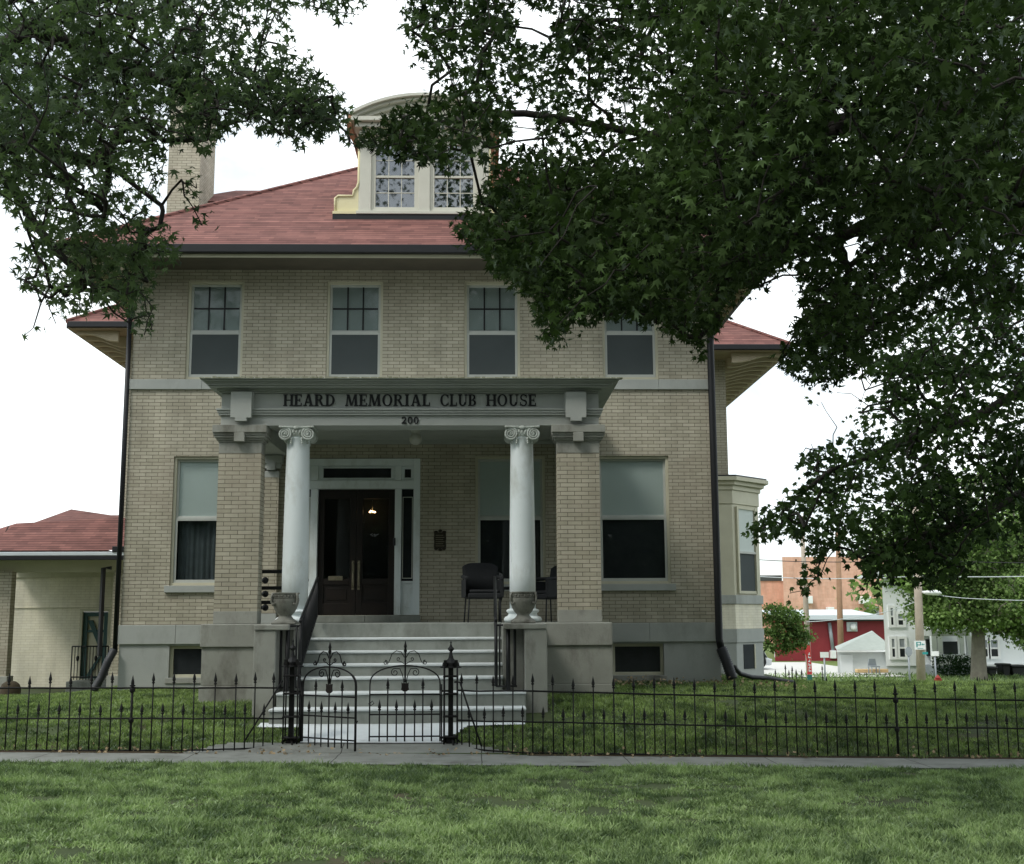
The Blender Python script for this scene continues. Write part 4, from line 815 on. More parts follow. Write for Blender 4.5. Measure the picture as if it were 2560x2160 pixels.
# ceiling globe
xg_, zg_ = at(1039, 1097, 18.7); t = thing('porch_lamp', (xg_, 18.7, 4.459), 'round frosted globe lamp under the middle of the porch ceiling', 'lamp')
MB().sphere((xg_, 18.7, zg_), .10, 14).build('globe', 'globe', t); MB().lathe([(.05, -.09), (.06, -.06), (.085, -.02), (.085, 0)], (xg_, 18.7, 4.4585), 20).build('ceiling_mount', 'globe', t)
# plaque
t = thing('wall_plaque', (-.703, YF, 2.63), 'small dark bronze plaque with scrolled edges on the brick wall beside the door', 'plaque')
m = MB(); m.box(-.80, -.605, YF-.03, YF-.002, 2.655, 2.92); 
for x, z in ((-.77, 2.925), (-.70, 2.945), (-.635, 2.925), (-.77, 2.65), (-.70, 2.632), (-.635, 2.65)): m.sphere((x, YF-.018, z), .028, 7, (1.2, .5, .8))
m.build('plate', 'plaque', t, .005)
m = MB(); 
for k in range(6): m.box(-.775, -.63-.02*(k % 2), YF-.034, YF-.031, 2.69+k*.035, 2.70+k*.035)
m.build('raised_lines', 'brass', t)
# wicker chairs --------------------------------------------------------------
def chair(x, y, rz, label, W=.56):
    t = thing('wicker_chair', (0, 0, 0), label, 'chair', 'black wicker chairs on the porch')
    def slab(pts, th, nme):
        pass
    m = MB(); n = 12; vs = []
    for i in range(n+1):            # curved back shell
        u = -1+2*i/n; xx = u*W/2; yy = .27-.06*u*u
        vs += [(xx, yy+.02, .36), (xx*1.06, yy+.12, .88-.03*u**4*2), (xx, yy-.025, .36), (xx*1.06, yy+.08, .88-.03*u**4*2)]
    fs = []
    for i in range(n): a_ = 4*i; b_ = a_+4; fs += [(a_, b_, b_+1, a_+1), (b_+2, a_+2, a_+3, b_+3), (a_+1, b_+1, b_+3, a_+3), (a_, a_+2, b_+2, b_)]
    fs += [(0, 1, 3, 2), (4*n, 4*n+2, 4*n+3, 4*n+1)]
    m.add(vs, fs, True); m.build('backrest', 'wicker', t)
    m = MB(); m.box(-W/2+.01, W/2-.01, -.27, .25, .34, .42); m.box(-W/2+.03, W/2-.03, -.25, .22, .421, .47); m.build('seat', 'wicker', t, .02)
    for s_ in (-1, 1):
        m = MB(); m.box(s_*W/2-.02, s_*W/2+.03*s_, -.27, .3, .36, .62); m.tube([(s_*(W/2+.005), -.28, .63), (s_*(W/2+.01), .3, .67)], .03, 8); m.build('armrest', 'wicker', t, .01)
        for sy in (-.24, .24): MB().rod((s_*(W/2-.03), sy, .35), (s_*(W/2-.01), sy*1.12, 0), .011).build('leg', 'wicker', t)
    t.location = (x, y, FLZ); t.rotation_euler = (0, 0, rz); return t
cx1 = ax(1206, 1480, 17.7); chair(cx1, 17.75, math.pi+.10, 'black wicker chair left of the right column, its back to the steps', .50).rotation_euler[2] = .12
cx2 = ax(1372, 1480, 18.4); chair(cx2, 18.5, -.95, 'black wicker chair between the right column and right brick pier', .56)
t = thing('side_table', (ax(1272, 1500, 18.9), 18.9, FLZ), 'low dark side table behind the right column, between two wicker chairs', 'table'); xt = WL[t].x
MB().lathe([(.24, .50), (.25, .51), (.25, .53), (.24, .54)], (xt, 18.9, FLZ), 28).build('tabletop', 'wicker', t)
for k in range(4): an = k*math.pi/2+.7; MB().tube([(xt+.12*math.cos(an), 18.9+.12*math.sin(an), FLZ+.50), (xt+.2*math.cos(an), 18.9+.2*math.sin(an), FLZ+.3), (xt+.2*math.cos(an), 18.9+.2*math.sin(an), FLZ)], .014, 6).build('leg', 'wicker', t)
# ------------------------------------------------------------------ iron fence
def picket(mb, x, y, z0, z1, r=.0075, s=1.):
    mb.rod((x, y, z0), (x, y, z1-.10*s), r, 6)
    pr_ = [(r, -.125), (r*2.2, -.118), (r*2.2, -.108), (r*1.2, -.10), (.019, -.088), (.017, -.07), (.009, -.035), (.0035, -.012), (.001, 0)]
    mb.lathe([(a_, b_*s) for a_, b_ in pr_], (x, y, z1), 6, smooth=False)
def fence(path, name, label, hts, spacing=.2205, posts=(), phase=0):
    """path: [(x,y)]; hts(x)->z of bottom rail, mid, top, short tip, tall tip"""
    P = [Vector((p[0], p[1], 0)) for p in path]; L_ = [0]
    for a_, b_ in zip(P[:-1], P[1:]): L_.append(L_[-1]+(b_-a_).length)
    def pt(d):
        for i in range(len(P)-1):
            if d <= L_[i+1] or i == len(P)-2: return P[i].lerp(P[i+1], (d-L_[i])/(L_[i+1]-L_[i]))
    t = thing(name, (P[0].x, P[0].y, gz(P[0].x, P[0].y)), label, 'fence')
    n = int(L_[-1]/.11)
    for k, (r, nme) in enumerate(((.009, 'bottom_rail'), (.009, 'middle_rail'), (.010, 'top_rail'))):
        rr_ = random.Random(k); pts = []
        for i in range(n+1): p = pt(L_[-1]*i/n); pts.append((p.x, p.y, hts(p.x)[k]+rr_.uniform(-.002, .002)))
        MB().tube(pts, r, 6).build(nme, 'iron', t)
    d = .06; i = phase; rr_ = random.Random(5)
    while d < L_[-1]-.02:
        p = pt(d); h = hts(p.x); m = MB(); tall = i % 2 == 0
        post = tall and any(abs(p.x-q) < .108 for q in posts)
        sp = min(1.15, max(.85, rr_.gauss(1, .05)))
        if post: picket(m, p.x, p.y, h[0]-.06, h[4]-.03, .014); m.lathe([(.014, 0), (.030, .015), (.030, .04), (.014, .06)], (p.x, p.y, h[2]-.05), 8, False); m.lathe([(.014, 0), (.028, .015), (.028, .04), (.014, .06)], (p.x, p.y, h[1]-.05), 8, False)
        else:
            zt_ = (h[4] if tall else h[3])+rr_.uniform(-.012, .012)
            if tall and rr_.random() < .08: zt_ -= .02
            picket(m, p.x, p.y, h[0]-.015, zt_, .0075, sp)
        o = m.build('post' if post else 'picket', 'iron', t)
        if not post: o.rotation_euler = (0, rr_.gauss(0, .006), 0)
        d += spacing/2; i += 1
    return t
YFc = 13.3
def interp_h(tab):
    xs_ = [r[0] for r in tab]
    return lambda x: [float(np.interp(x, xs_, [r[k] for r in tab])) for k in range(1, 6)]
def row(px, ys_, Y): return [ax(px, ys_[2], Y)]+[az(y, Y, px) for y in ys_]
hl_ = interp_h([row(0, (1876, 1796, 1720, 1757, 1683), YFc), row(400, (1876, 1796, 1720, 1758, 1680), YFc), row(600, (1875, 1798, 1721, 1760, 1680), YFc), row(700, (1870, 1797, 1720, 1760, 1682), 13.7)])
xg0 = ax(727, 1700, 13.75); xg1 = ax(1129, 1700, 13.75)
fence([(-7.8, YFc), (-3.1, YFc), (-2.65, 13.42), (xg0-.07, 13.72)], 'iron_fence', 'black wrought iron spear fence along the lawn left of the gate', hl_, posts=(-3.86,))
hr_ = interp_h([row(1150, (1868, 1801, 1727, 1763, 1684), 13.65), row(1300, (1882, 1804, 1727, 1765, 1685), YFc), row(1900, (1890, 1816, 1742, 1778, 1699), YFc), row(2560, (1896, 1821, 1751, 1783, 1704), YFc), ])
fence([(xg1+.07, 13.70), (.05, 13.42), (.45, YFc), (9.5, YFc)], 'iron_fence', 'black wrought iron spear fence along the lawn right of the gate', hr_, posts=(2.2, 4.6), phase=0)
# gate posts
def gate_post(px, label, ztop, zbase, k=1.):
    y = 13.75; x = ax(px, 1720, y); t = thing('gate_post', (x, y, zbase), label, 'gate post', 'cast iron gate posts')
    H = ztop-zbase
    m = MB(); m.box(x-.028, x+.028, y-.028, y+.028, zbase-.05, zbase+H*.79); m.box(x-.05, x+.05, y-.05, y+.05, zbase-.05, zbase+.10); m.build('core', 'iron', t, .004)
    for sx in (-1, 1):
        for sy in (-1, 1): MB().rod((x+sx*.073*k, y+sy*.073*k, zbase-.02), (x+sx*.073*k, y+sy*.073*k, zbase+H*.76), .009).build('cage_bar', 'iron', t)
    for fr_ in (.10, .29, .50, .665): 
        m = MB(); zz_ = zbase+H*fr_; m.box(x-.085*k, x+.085*k, y-.085*k, y+.085*k, zz_-.008, zz_+.008); m.build('collar', 'iron', t, .003)
    zc = zbase+H*.745; m = MB()
    m.lathe([(.118*k, 0), (.12*k, .010), (.098*k, .018), (.092*k, .055), (.06*k, .075), (.048, .085), (.03, .105), (.022, .135), (.016, .165), (.014, .18), (.038, .205), (.038, .212), (.018, .235), (.010, .255), (.007, .27), (.011, .278), (.011, .284), (.002, H*.255)], (x, y, zc), 4, False)
    for sx in (-1, 1):
        for sy in (-1, 1): m.box(x+sx*.06*k-.018, x+sx*.06*k+.018, y+sy*.06*k-.018, y+sy*.06*k+.018, zc+.02, zc+.085)
    m.build('finial_cap', 'iron', t)
    for k_ in range(4):
        an = k_*math.pi/2+.3; MB().tube([(x+.06*math.cos(an), y+.06*math.sin(an), zbase+.10), (x+.11*math.cos(an), y+.11*math.sin(an), zbase+.05), (x+.13*math.cos(an), y+.13*math.sin(an), zbase-.03)], .012, 6).build('foot_scroll', 'iron', t)
    return t, x
zb_ = az(1868, 13.75)
gp, xg1 = gate_post(1127, 'ornate cast iron gate post with tall spear finial, right of the gate', az(1602, 13.75), zb_)
gp2, xg0 = gate_post(730, 'ornate cast iron gate post with spear finial, left of the gate', az(1596, 13.75), zb_, 1.05)
# braces
xa_, za_ = at(1150, 1706, 13.6); xb_, zb2 = at(1204, 1866, 13.45)
o = MB().tube([(xa_-.06, 13.68, za_), (xa_, 13.62, za_), ((xa_+xb_)/2-.01, 13.55, (za_+zb2)/2+.02), (xb_, 13.45, zb2)], .011, 6).build('brace', 'iron', gp)
xa_, za_ = at(706, 1702, 13.65); xb_, zb2 = at(612, 1852, 13.4)
MB().tube([(xa_, 13.65, za_), ((xa_+xb_)/2+.01, 13.5, (za_+zb2)/2+.01), (xb_, 13.4, zb2)], .010, 6).build('brace', 'iron', gp2)
m = MB(); xh = ax(754, 1780, 13.75); m.rod((xh, 13.75, az(1862, 13.75)), (xh, 13.75, az(1700, 13.75)), .018, 8); m.box(xh-.09, xh, 13.74, 13.76, az(1726, 13.75)-.01, az(1726, 13.75)+.01); m.build('hinge_bar', 'iron', gp2)
m = MB(); xh = ax(1104, 1780, 13.75); m.rod((xh, 13.75, az(1862, 13.75)), (xh, 13.75, az(1710, 13.75)), .008, 8); m.box(xh, xh+.1, 13.74, 13.76, az(1727, 13.75)-.01, az(1727, 13.75)+.01); m.box(xh-.02, xh+.1, 13.73, 13.77, az(1843, 13.75)-.012, az(1843, 13.75)+.012); m.build('hinge_bar', 'iron', gp)
# gate leaves: local frame, x 0 (hinge) -> W (free end)
def gate(loc, sgn, rz, label, thick=1.):
    """built at origin then placed; z measured from pixel rows at 13.75"""
    t = thing('garden_gate', (0, 0, 0), label, 'gate', 'arched iron gate leaves'); W = .785; Z = lambda py: az(py, 13.75, 1010)-zb_
    z_b, z_m, z_t, z_sh, z_pk = Z(1841), Z(1786), Z(1736), Z(1711), Z(1664)
    def X(u): return sgn*u*W
    m = MB(); pts = [(X(0), 0, Z(1862))]+[(X(0), 0, z_sh)]
    for i in range(21):
        a_ = math.pi*(1-i/20); pts.append((X(.5)+sgn*.5*W*math.cos(a_), 0, z_sh+(z_pk-z_sh)*math.sin(a_)**.8 if 0 < i < 20 else z_sh))
    pts += [(X(1), 0, z_sh), (X(1), 0, Z(1862))]
    if thick > 1: pts[-1] = (X(1), 0, Z(1866))
    rads = [.008]*len(pts); 
    if thick > 1: rads = [.009]*(len(pts)-6)+[.013]*6
    m.tube(pts, rads, 8); m.build('frame', 'iron', t)
    for z_, nme in ((z_b, 'bottom_rail'), (z_m, 'middle_rail'), (z_t, 'top_rail')): MB().rod((X(0), 0, z_), (X(1), 0, z_), .009, 6).build(nme, 'iron', t)
    for u, tip in ((.12, 0), (.36, 0), (.62, 0), (.86, 0)): m = MB(); picket(m, X(u), 0, Z(1861), Z(1748), .008); m.build('picket', 'iron', t)
    for u in (.245, .745): m = MB(); picket(m, X(u), 0, Z(1861), Z(1694), .008); m.build('picket', 'iron', t)
    m = MB(); m.rod((X(.5), 0, Z(1861)), (X(.5), 0, Z(1728)), .009); m.rod((X(.5), 0, Z(1706)), (X(.5), 0, Z(1625)), .010); m.lathe([(.010, 0), (.02, .02), (.012, .05), (.018, .07), (.003, .13)], (X(.5), 0, Z(1632)), 8); m.build('centre_bar', 'iron', t)
    m = MB(); cx, cz = X(.5), Z(1717); m.prism([(cx-.042, cz+.05), (cx-.03, cz+.04), (cx+.03, cz+.04), (cx+.042, cz+.05), (cx+.038, cz), (cx+.045, cz-.03), (cx+.02, cz-.05), (cx-.02, cz-.05), (cx-.045, cz-.03), (cx-.038, cz)], -.012, .012); m.build('shield', mat('rusty_shield', (.07, .035, .022), .8, (.12, .06, .035), 20) if 'rust' not in M else M['rust'], t, .003)
    def spiral(cx, cz, r0, turns, a0, s_, tail):
        pts = []; 
        for p in tail: pts.append((p[0], 0, p[1]))
        for i in range(26): u = i/25; an = a0+s_*turns*2*math.pi*u; r = r0*(1-.75*u); pts.append((cx+r*math.cos(an), 0, cz+r*math.sin(an)))
        return pts
    c = X(.5)
    for s_ in (-1, 1):
        m = MB(); f_ = 1.35 if thick > 1 else 1.
        # upper swan-neck: from the stem out and over, ending in a curl above the shoulder
        m.tube(spiral(c+s_*.225, z_pk+.035, .028, 1.1, math.pi/2 if s_ > 0 else math.pi/2, -s_*-1, [(c+s_*.01, z_pk+.09), (c+s_*.045, z_pk+.150), (c+s_*.10, z_pk+.165), (c+s_*.15, z_pk+.13), (c+s_*.175, z_pk+.06), (c+s_*.20, z_pk+.015)]), .005*f_, 6)
        m.tube(spiral(c+s_*.075, z_pk+.075, .022, 1.0, -math.pi/2, s_, [(c+s_*.012, z_pk+.02), (c+s_*.05, z_pk+.045)]), .0045*f_, 6)
        # lyre below the arch
        m.tube(spiral(c+s_*.115, z_pk-.075, .045, 1.3, math.pi*.5, -s_, [(c+s_*.012, Z(1708)), (c+s_*.022, Z(1695)), (c+s_*.03, z_pk-.10), (c+s_*.06, z_pk-.035)]), .005*f_, 6)
        m.build('scroll', 'iron', t)
    if thick > 1: m = MB(); m.tube([(X(1), -.01, Z(1800)), (X(1.04), -.02, Z(1797)), (X(1.06), -.02, Z(1792))], .008, 6); m.build('latch', 'iron', t)
    else: m = MB(); m.tube([(X(1), 0, z_m+.12), (X(.96), 0, z_m+.15), (X(.94), 0, z_m+.12), (X(.98), 0, z_m+.10), (X(1.02), 0, z_m+.12)], .005, 6); m.build('latch', 'iron', t)
    t.location = loc; t.rotation_euler = (0, 0, rz); return t
M['rust'] = mat('rusty_shield', (.012, .009, .008), .8, (.022, .014, .011), 20)
gate((ax(1100, 1780, 13.75), 13.75, zb_), -1, 0, 'closed right leaf of the arched iron gate, with thin scrollwork')
gate((ax(757, 1780, 13.75), 13.75, zb_), 1, -math.radians(36), 'open left leaf of the arched iron gate, swung out towards the sidewalk', 2)
# stone chip at the gate
m = MB(); xs_, zs_ = at(990, 1862, 13.72); m.prism([(xs_-.12, 13.62), (xs_+.10, 13.60), (xs_+.13, 13.75), (xs_-.05, 13.78)], zb_-.01, zb_+.035, 'z'); o = m.build('paving_chip', 'concrete', None, .01); tag(o, 'loose broken concrete chip lying under the right gate leaf', 'stone')
# ------------------------------------------------------------------ left annex
YA = 23.6; YB = 28.0
an = thing('rear_annex', (-10, 26, 0), 'low cream brick annex with red roof and covered porch, left of the main house', 'building')
A = lambda px, py, Y=YA: at(px, py, Y)
xr = -6.75; xl = A(-190, 1500)[0]
ze0 = az(1400, YA, 150); ze1 = az(1376, YA, 150)
m = MB(); m.box(xl, xr, YA, YB+.3, ze0+.03, ze0+.05); m.build('soffit', 'trim', an)
m = MB(); m.box(xl, xr, YA-.05, YA+.03, ze0, az(1391, YA, 150)); m.box(xl, xr, YA+.0, YA+.03, az(1391, YA, 150), az(1379, YA, 150)); m.box(ax(283, 1375, YA), xr-.0, YA-.08, YA+.04, az(1381, YA, 150), az(1367, YA, 150)); m.build('gutter', 'gutter', an, .006)
m = MB(); m.box(xl, xr, YA-.06, YA-.005, az(1389.5, YA, 150), az(1380, YA, 150)); m.build('gutter_flashing', 'roofmetal', an, .01)
# lower roof with a hip at the left, upper roof behind
yz = lambda py, Y, px=150: az(py, Y, px)
sl_ = .55
def roofz(Y): return ze1+(Y-YA)*sl_
Yr = YA
while az(1309, Yr, 200) > roofz(Yr) and Yr < 30: Yr += .02
m = MB(); m.quad((xl, YA-.03, ze1), (xr, YA-.03, ze1), (xr, Yr+.3, roofz(Yr+.3)), (ax(40, 1320, Yr), Yr, roofz(Yr)), (ax(-20, 1335, Yr-.8), Yr-.8, roofz(Yr-.8)))
m.quad((xl, YA-.03, ze1), (ax(-20, 1335, Yr-.8), Yr-.8, roofz(Yr-.8)), (ax(40, 1320, Yr), Yr, roofz(Yr)), (xl+3, Yr+3, ze1)); m.build('lower_roof', 'shingle', an)
Y2 = Yr+.3; e_ = A(78, 1309, Y2); pk = at(178, 1273, Y2+2.2); rg = at(228, 1288, Y2+3.2); rr2 = at(310, 1287, Y2+3.2)
m = MB(); m.quad((e_[0], Y2, e_[1]), (xr+.2, Y2, e_[1]), (xr+.2, Y2+3.2, rr2[1]), (rg[0], Y2+3.2, rg[1]), (pk[0], Y2+2.2, pk[1])); m.quad((e_[0], Y2, e_[1]), (pk[0], Y2+2.2, pk[1]), (pk[0], Y2+6, e_[1])); m.build('upper_roof', 'shingle', an)
m = MB(); m.box(e_[0]+.05, xr+.1, Y2+.06, Y2+.2, e_[1]-.12, e_[1]-.01); m.build('fascia', 'gutter', an)
# back wall with door opening
zt1 = az(1424, YB, 150); dl, dr_ = ax(197, 1600, YB), ax(274, 1600, YB); dzt, dzb = az(1523, YB, 230), az(1704, YB, 230)
m = MB(); holes_wall(m, xl, xr+2, -.8, zt1, [(dl, dr_, dzb, dzt)], YB, .12); m.build('back_wall', 'brick_far', an)
m = MB(); m.box(xl, xr, YB-.04, YB-.002, az(1444, YB, 150), az(1430, YB, 150)); m.box(xl, xr, YB-.02, YB-.002, az(1520.5, YB, 150), az(1519, YB, 150)); m.build('wall_moulding', 'trim', an, .006)
m = MB(); m.box(xl, xr, YA+.5, YA+.8, az(1430, YA+.5, 150), ze0+.028); m.build('porch_beam', 'trim', an)
m = MB(); frame(m, dl, dr_, dzb, dzt, .06, YB+.0, YB+.08); fr = m.build('door_frame', 'trim', an, .005)
m = MB(); a_, b_ = dl+.062, dr_-.062; frame(m, a_, b_, dzb+.02, dzt-.062, .10, YB+.05, YB+.09)
m.prism([(a_+.1, dzt-.25), (a_+.22, dzt-.25), (b_-.1, dzb+.75), (b_-.1, dzb+.55)], YB+.052, YB+.088); m.prism([(a_+.1, dzb+.1), (a_+.2, dzb+.1), (b_-.1, dzb+.62), (b_-.1, dzb+.72)], YB+.054, YB+.086); m.box(a_+.1, b_-.1, YB+.056, YB+.084, dzb+1.1, dzb+1.16)
fr2 = m.build('door', 'greendoor', an, .004); m = MB(); m.box(a_+.05, b_-.05, YB+.092, YB+.10, dzb+.02, dzt-.1); m.build('door_infill', 'trim', fr2)
for (p0, p1, Yp) in ((-48, 20, YA+.4), (277, 325, YA+.4)):
    x0_, x1_ = ax(p0, 1600, Yp), ax(p1, 1600, Yp); m = MB(); m.box(x0_, x1_, Yp, Yp+.24, -.5, az(1426, Yp, 150)); q = m.build('brick_pier', 'brick', an); m = MB(); m.box(x0_-.04, x1_+.04, Yp-.04, Yp+.28, -.5, az(1690, Yp, 150)); m.build('pier_foot', 'stone', q, .01)
Yd = YA+.3; m = MB(); xd = ax(255, 1500, Yd); m.tube([(ax(278, 1420, Yd), Yd, az(1420, Yd, 260)), (xd, Yd, az(1420, Yd, 260)), (xd, Yd, az(1640, Yd, 260))], .048, 4, smooth=False); m.build('downspout', 'gutter', an)
m = MB(); xg_, zg_ = A(92, 1412, YA+1.2); m.sphere((xg_, YA+1.2, zg_), .11, 10); m.lathe([(.06, 0), (.05, .06)], (xg_, YA+1.2, ze0-.05), 12); o = m.build('porch_lamp', 'globe'); tag(o, 'round white globe lamp under the annex porch roof', 'lamp')
Yl = 26.6; m = MB(); m.box(ax(165, 1700, Yl), xr, Yl, YB-.01, -.4, az(1704, Yl, 220)); m.build('landing', 'concrete', an, .01)
t = thing('porch_railing', (ax(222, 1650, Yl), Yl+.05, az(1704, Yl, 220)), 'short black iron railing in front of the green annex door', 'railing')
x0_, x1_ = ax(177, 1650, Yl), ax(268, 1650, Yl); z0_, z1_ = az(1700, Yl, 220), az(1616, Yl, 220)
for z_, nme in ((z0_+.06, 'bottom_rail'), (z1_, 'top_rail')): MB().rod((x0_, Yl+.05, z_), (x1_, Yl+.05, z_), .015).build(nme, 'iron_paint', t)
for i in range(13):
    x = x0_+(x1_-x0_)*i/12; m = MB(); m.rod((x, Yl+.05, z0_), (x, Yl+.05, z1_), .014 if i in (0, 12) else .009)
    if i in (2, 8): m.sphere((x, Yl+.05, (z0_+z1_)/2+.1), .035, 6, (1, 1, 1.8))
    m.build('baluster', 'iron_paint', t)
Yu = 22.6; x_, z_ = at(25, 1738, Yu); m = MB(); m.lathe([(.17, -.2), (.18, .0), (.185, .12), (.15, .20), (.09, .245), (.02, .26)], (x_, Yu, z_), 18); o = m.build('stone_ball', 'soil'); tag(o, 'squat brown rounded stone block at the foot of the far left brick pier', 'stone')
# ------------------------------------------------------------------ far side of the street, right
def skew(mb, x0, x1, y0, y1, z0, z1):
    mb.prism([(x0, y0), (x1, y0), (x1*y1/y0, y1), (x0*y1/y0+.02, y1)], z0, z1, 'z'); return mb
def building(name, label, x0, x1, y0, y1, z0, z1, m_, **k):
    t = thing(name, ((x0+x1)/2, (y0+y1)/2, z0), label, 'building'); skew(MB(), x0, x1, y0, y1, z0-.6, z1).build('wall', m_, t); return t
g = FG
D = 95; x0_, z1_ = at(1955, 1385, D); t = building('brick_warehouse', 'tall orange brick building behind the low red building', x0_-.0, ax(2225, 1400, D), D, D+20, g, az(1392, D, 2050), 'orange_brick')
x2_ = ax(1850, 1450, D+6); MB().box(x2_, x0_*1.05, D+3.2, D+20, g-.5, az(1452, D+3, 1950)).build('side_wall', 'orange_brick', t)
MB().box(x2_, x0_*1.03-.02, D+3.1, D+20, az(1452, D+3, 1950)+.01, az(1438, D+3, 1950)).build('dark_parapet', 'shade_dk', t)
for p0, p1, q0, q1 in ((2017, 2032, 1490, 1509), (2152, 2178, 1492, 1510), (2070, 2086, 1518, 1528)): MB().box(ax(p0, q0, D-.7), ax(p1, q0, D-.7), D-.7, D-.05, az(q1, D, 2050), az(q0, D, 2050)).build('wall_unit', 'signwhite', t, .03)
MB().box(ax(2168, 1500, D-.5), ax(2196, 1500, D-.5), D-.5, D-.05, az(1538, D, 2180), az(1516, D, 2180)).build('dark_louvre', 'signgrey', t, .03)
D = 60; z_ = lambda py: az(py, D, 2050); t = thing('red_shed', (ax(2080, 1600, D), D, g), 'long low dark red building with a pale metal roof edge', 'building')
m = MB(); skew(m, ax(1936, 1600, D), ax(2240, 1600, D), D, D+14, z_(1652), z_(1550)); m.build('wall', 'redmetal', t)
m = MB(); skew(m, ax(1936, 1600, D)-.05, ax(2240, 1600, D), D-.06, D+13.9, g-.6, z_(1652.5)); m.build('block_base', 'whitewall', t)
m = MB(); m.quad((ax(1985, 1600, D)-.4, D-.5, z_(1549)), (ax(2240, 1600, D), D-.5, z_(1549)), (ax(2240, 1600, D), D+7, z_(1535)+.25), (ax(1990, 1600, D)-.4, D+7, z_(1535)+.25)); m.box(ax(1985, 1600, D)-.4, ax(2240, 1600, D), D-.5, D-.4, z_(1549), z_(1538)); m.build('roof', 'roofmetal', t)
MB().box(ax(1985, 1600, D)-.35, ax(2240, 1600, D), D-.3, D-.01, z_(1553), z_(1549.5)).build('eave_shadow_strip', 'shade_dk', t)  # dark strip standing in for the shade under the roof edge
m = MB(); xa_, xb_ = ax(2116, 1570, D), ax(2142, 1570, D); m.box(xa_, xb_, D-.12, D-.01, z_(1579), z_(1555)); q = m.build('fan_housing', 'roofmetal', t, .02); MB().sphere(((xa_+xb_)/2+.04, D-.2, z_(1568)), .17, 10, (1, .6, 1)).build('fan_hood', 'signwhite', q)
m = MB(); xa_ = ax(2074, 1600, D); m.rod((xa_, D-.1, z_(1557)), (xa_+.12, D-.1, z_(1628)), .09, 8); m.build('conduit', 'signgrey', t); MB().box(ax(2074, 1640, D), ax(2087, 1640, D), D-.3, D-.02, z_(1646), z_(1626)).build('meter_box', 'signwhite', t, .02)
# garage
D = 47; z_ = lambda py: az(py, D, 2150); t = thing('garage', (ax(2150, 1650, D), D+2.5, g), 'small whitewashed garage with a pale green hip roof, left of the white house', 'garage')
x0_, x1_ = ax(2093, 1640, D), ax(2225, 1640, D); skew(MB(), x0_, x1_, D, D+5, g-.5, z_(1630)).build('wall', 'whitewall', t)
m = MB(); xa_, xb_ = ax(2088, 1630, D), ax(2232, 1630, D); pk = at(2184, 1578, D+1.8); ze_ = z_(1625)
m.quad((xa_, D-.25, ze_), (xb_, D-.25, ze_), (pk[0], D+1.9, pk[1])); m.quad((xa_, D-.25, ze_), (pk[0], D+1.9, pk[1]), (pk[0]*1.03, D+3.5, pk[1]), (xa_*1.11, D+5.2, ze_)); m.quad((xb_, D-.25, ze_), (xb_*1.11, D+5.2, ze_), (pk[0]*1.03, D+3.5, pk[1]), (pk[0], D+1.9, pk[1])); m.build('roof', 'greyroof', t)
MB().box(xa_, xb_, D-.28, D-.20, z_(1629.5), ze_-.005).build('fascia', 'signwhite', t)
MB().box(ax(2100, 1650, D), ax(2132, 1650, D), D-.03, D-.002, g, z_(1636)).build('garage_door', 'whitesiding', t, .01)
# white house
D = 46; z_ = lambda py: az(py, D, 2350); t = thing('white_house', (ax(2400, 1650, D), D+5, g), 'two storey white clapboard house with small front porch behind the big tree', 'house')
x0_, x1_ = ax(2212, 1600, D), ax(2328, 1600, D); x2_ = ax(2555, 1600, D+1)
m = MB(); skew(m, x0_, x1_, D, D+9, z_(1664), z_(1440)); skew(m, x1_-.02, x2_+5, D+1, D+9, z_(1664), z_(1440)-.01); m.build('wall', 'whitesiding', t)
skew(MB(), x0_+.05, x2_+5, D+.06, D+8.9, g-.6, z_(1664.5)).build('foundation', 'whitewall', t)
hip(x0_-.2, x2_+5.5, D-.3, D+2.6, z_(1440)+.01, .6).build('roof', 'greyroof', t)
def farwin(p0, p1, q0, q1, D_, par):
    a_, b_, c_, d_ = ax(p0, q0, D_), ax(p1, q0, D_), az(q1, D_, p0), az(q0, D_, p0); m = MB(); frame(m, a_-.1, b_+.1, c_-.1, d_+.1, .1, D_-.06, D_-.003); zc = (c_+d_)/2; m.box(a_, b_, D_-.05, D_-.003, zc-.03, zc+.03); q = m.build('window', 'signwhite', par); MB().box(a_+.001, b_-.001, D_-.03, D_-.004, c_+.001, zc-.031).build('pane', 'glassdk', q); MB().box(a_+.001, b_-.001, D_-.031, D_-.0045, zc+.031, d_-.001).build('pane', 'signgrey', q)
for p0, p1, q0, q1 in ((2225, 2231, 1520, 1562), (2244, 2256, 1535, 1562), (2228, 2235, 1597, 1642), (2247, 2260, 1597, 1642)): farwin(p0, p1, q0, q1, D, t)
for p0, p1, q0, q1 in ((2475, 2492, 1600, 1641), (2458, 2466, 1600, 1641)): farwin(p0, p1, q0, q1, D+1, t)
Yp_ = D-1.2; m = MB(); m.box(ax(2330, 1600, Yp_), ax(2425, 1600, Yp_), Yp_, D+1, az(1590, Yp_, 2400), az(1576, Yp_, 2400)); m.build('porch_roof', 'greytrim', t); m = MB(); m.box(ax(2330, 1600, Yp_), ax(2430, 1600, Yp_), Yp_, D+1, g-.3, az(1664, Yp_, 2400)); m.build('porch_floor', 'signgrey', t)
for px in (2335, 2350, 2404, 2424): x = ax(px, 1600, Yp_); MB().box(x-.09, x+.09, Yp_, Yp_+.18, az(1664, Yp_, 2400), az(1590, Yp_, 2400)).build('porch_post', 'signwhite', t)
m = MB(); m.box(ax(2360, 1640, Yp_), ax(2402, 1640, Yp_), Yp_+.02, Yp_+.1, az(1640, Yp_, 2400)-.04, az(1640, Yp_, 2400)+.04)
for k in range(10): x = ax(2362+k*4, 1640, Yp_); m.box(x-.03, x+.03, Yp_+.03, Yp_+.09, az(1663, Yp_, 2400), az(1641, Yp_, 2400)-.04)
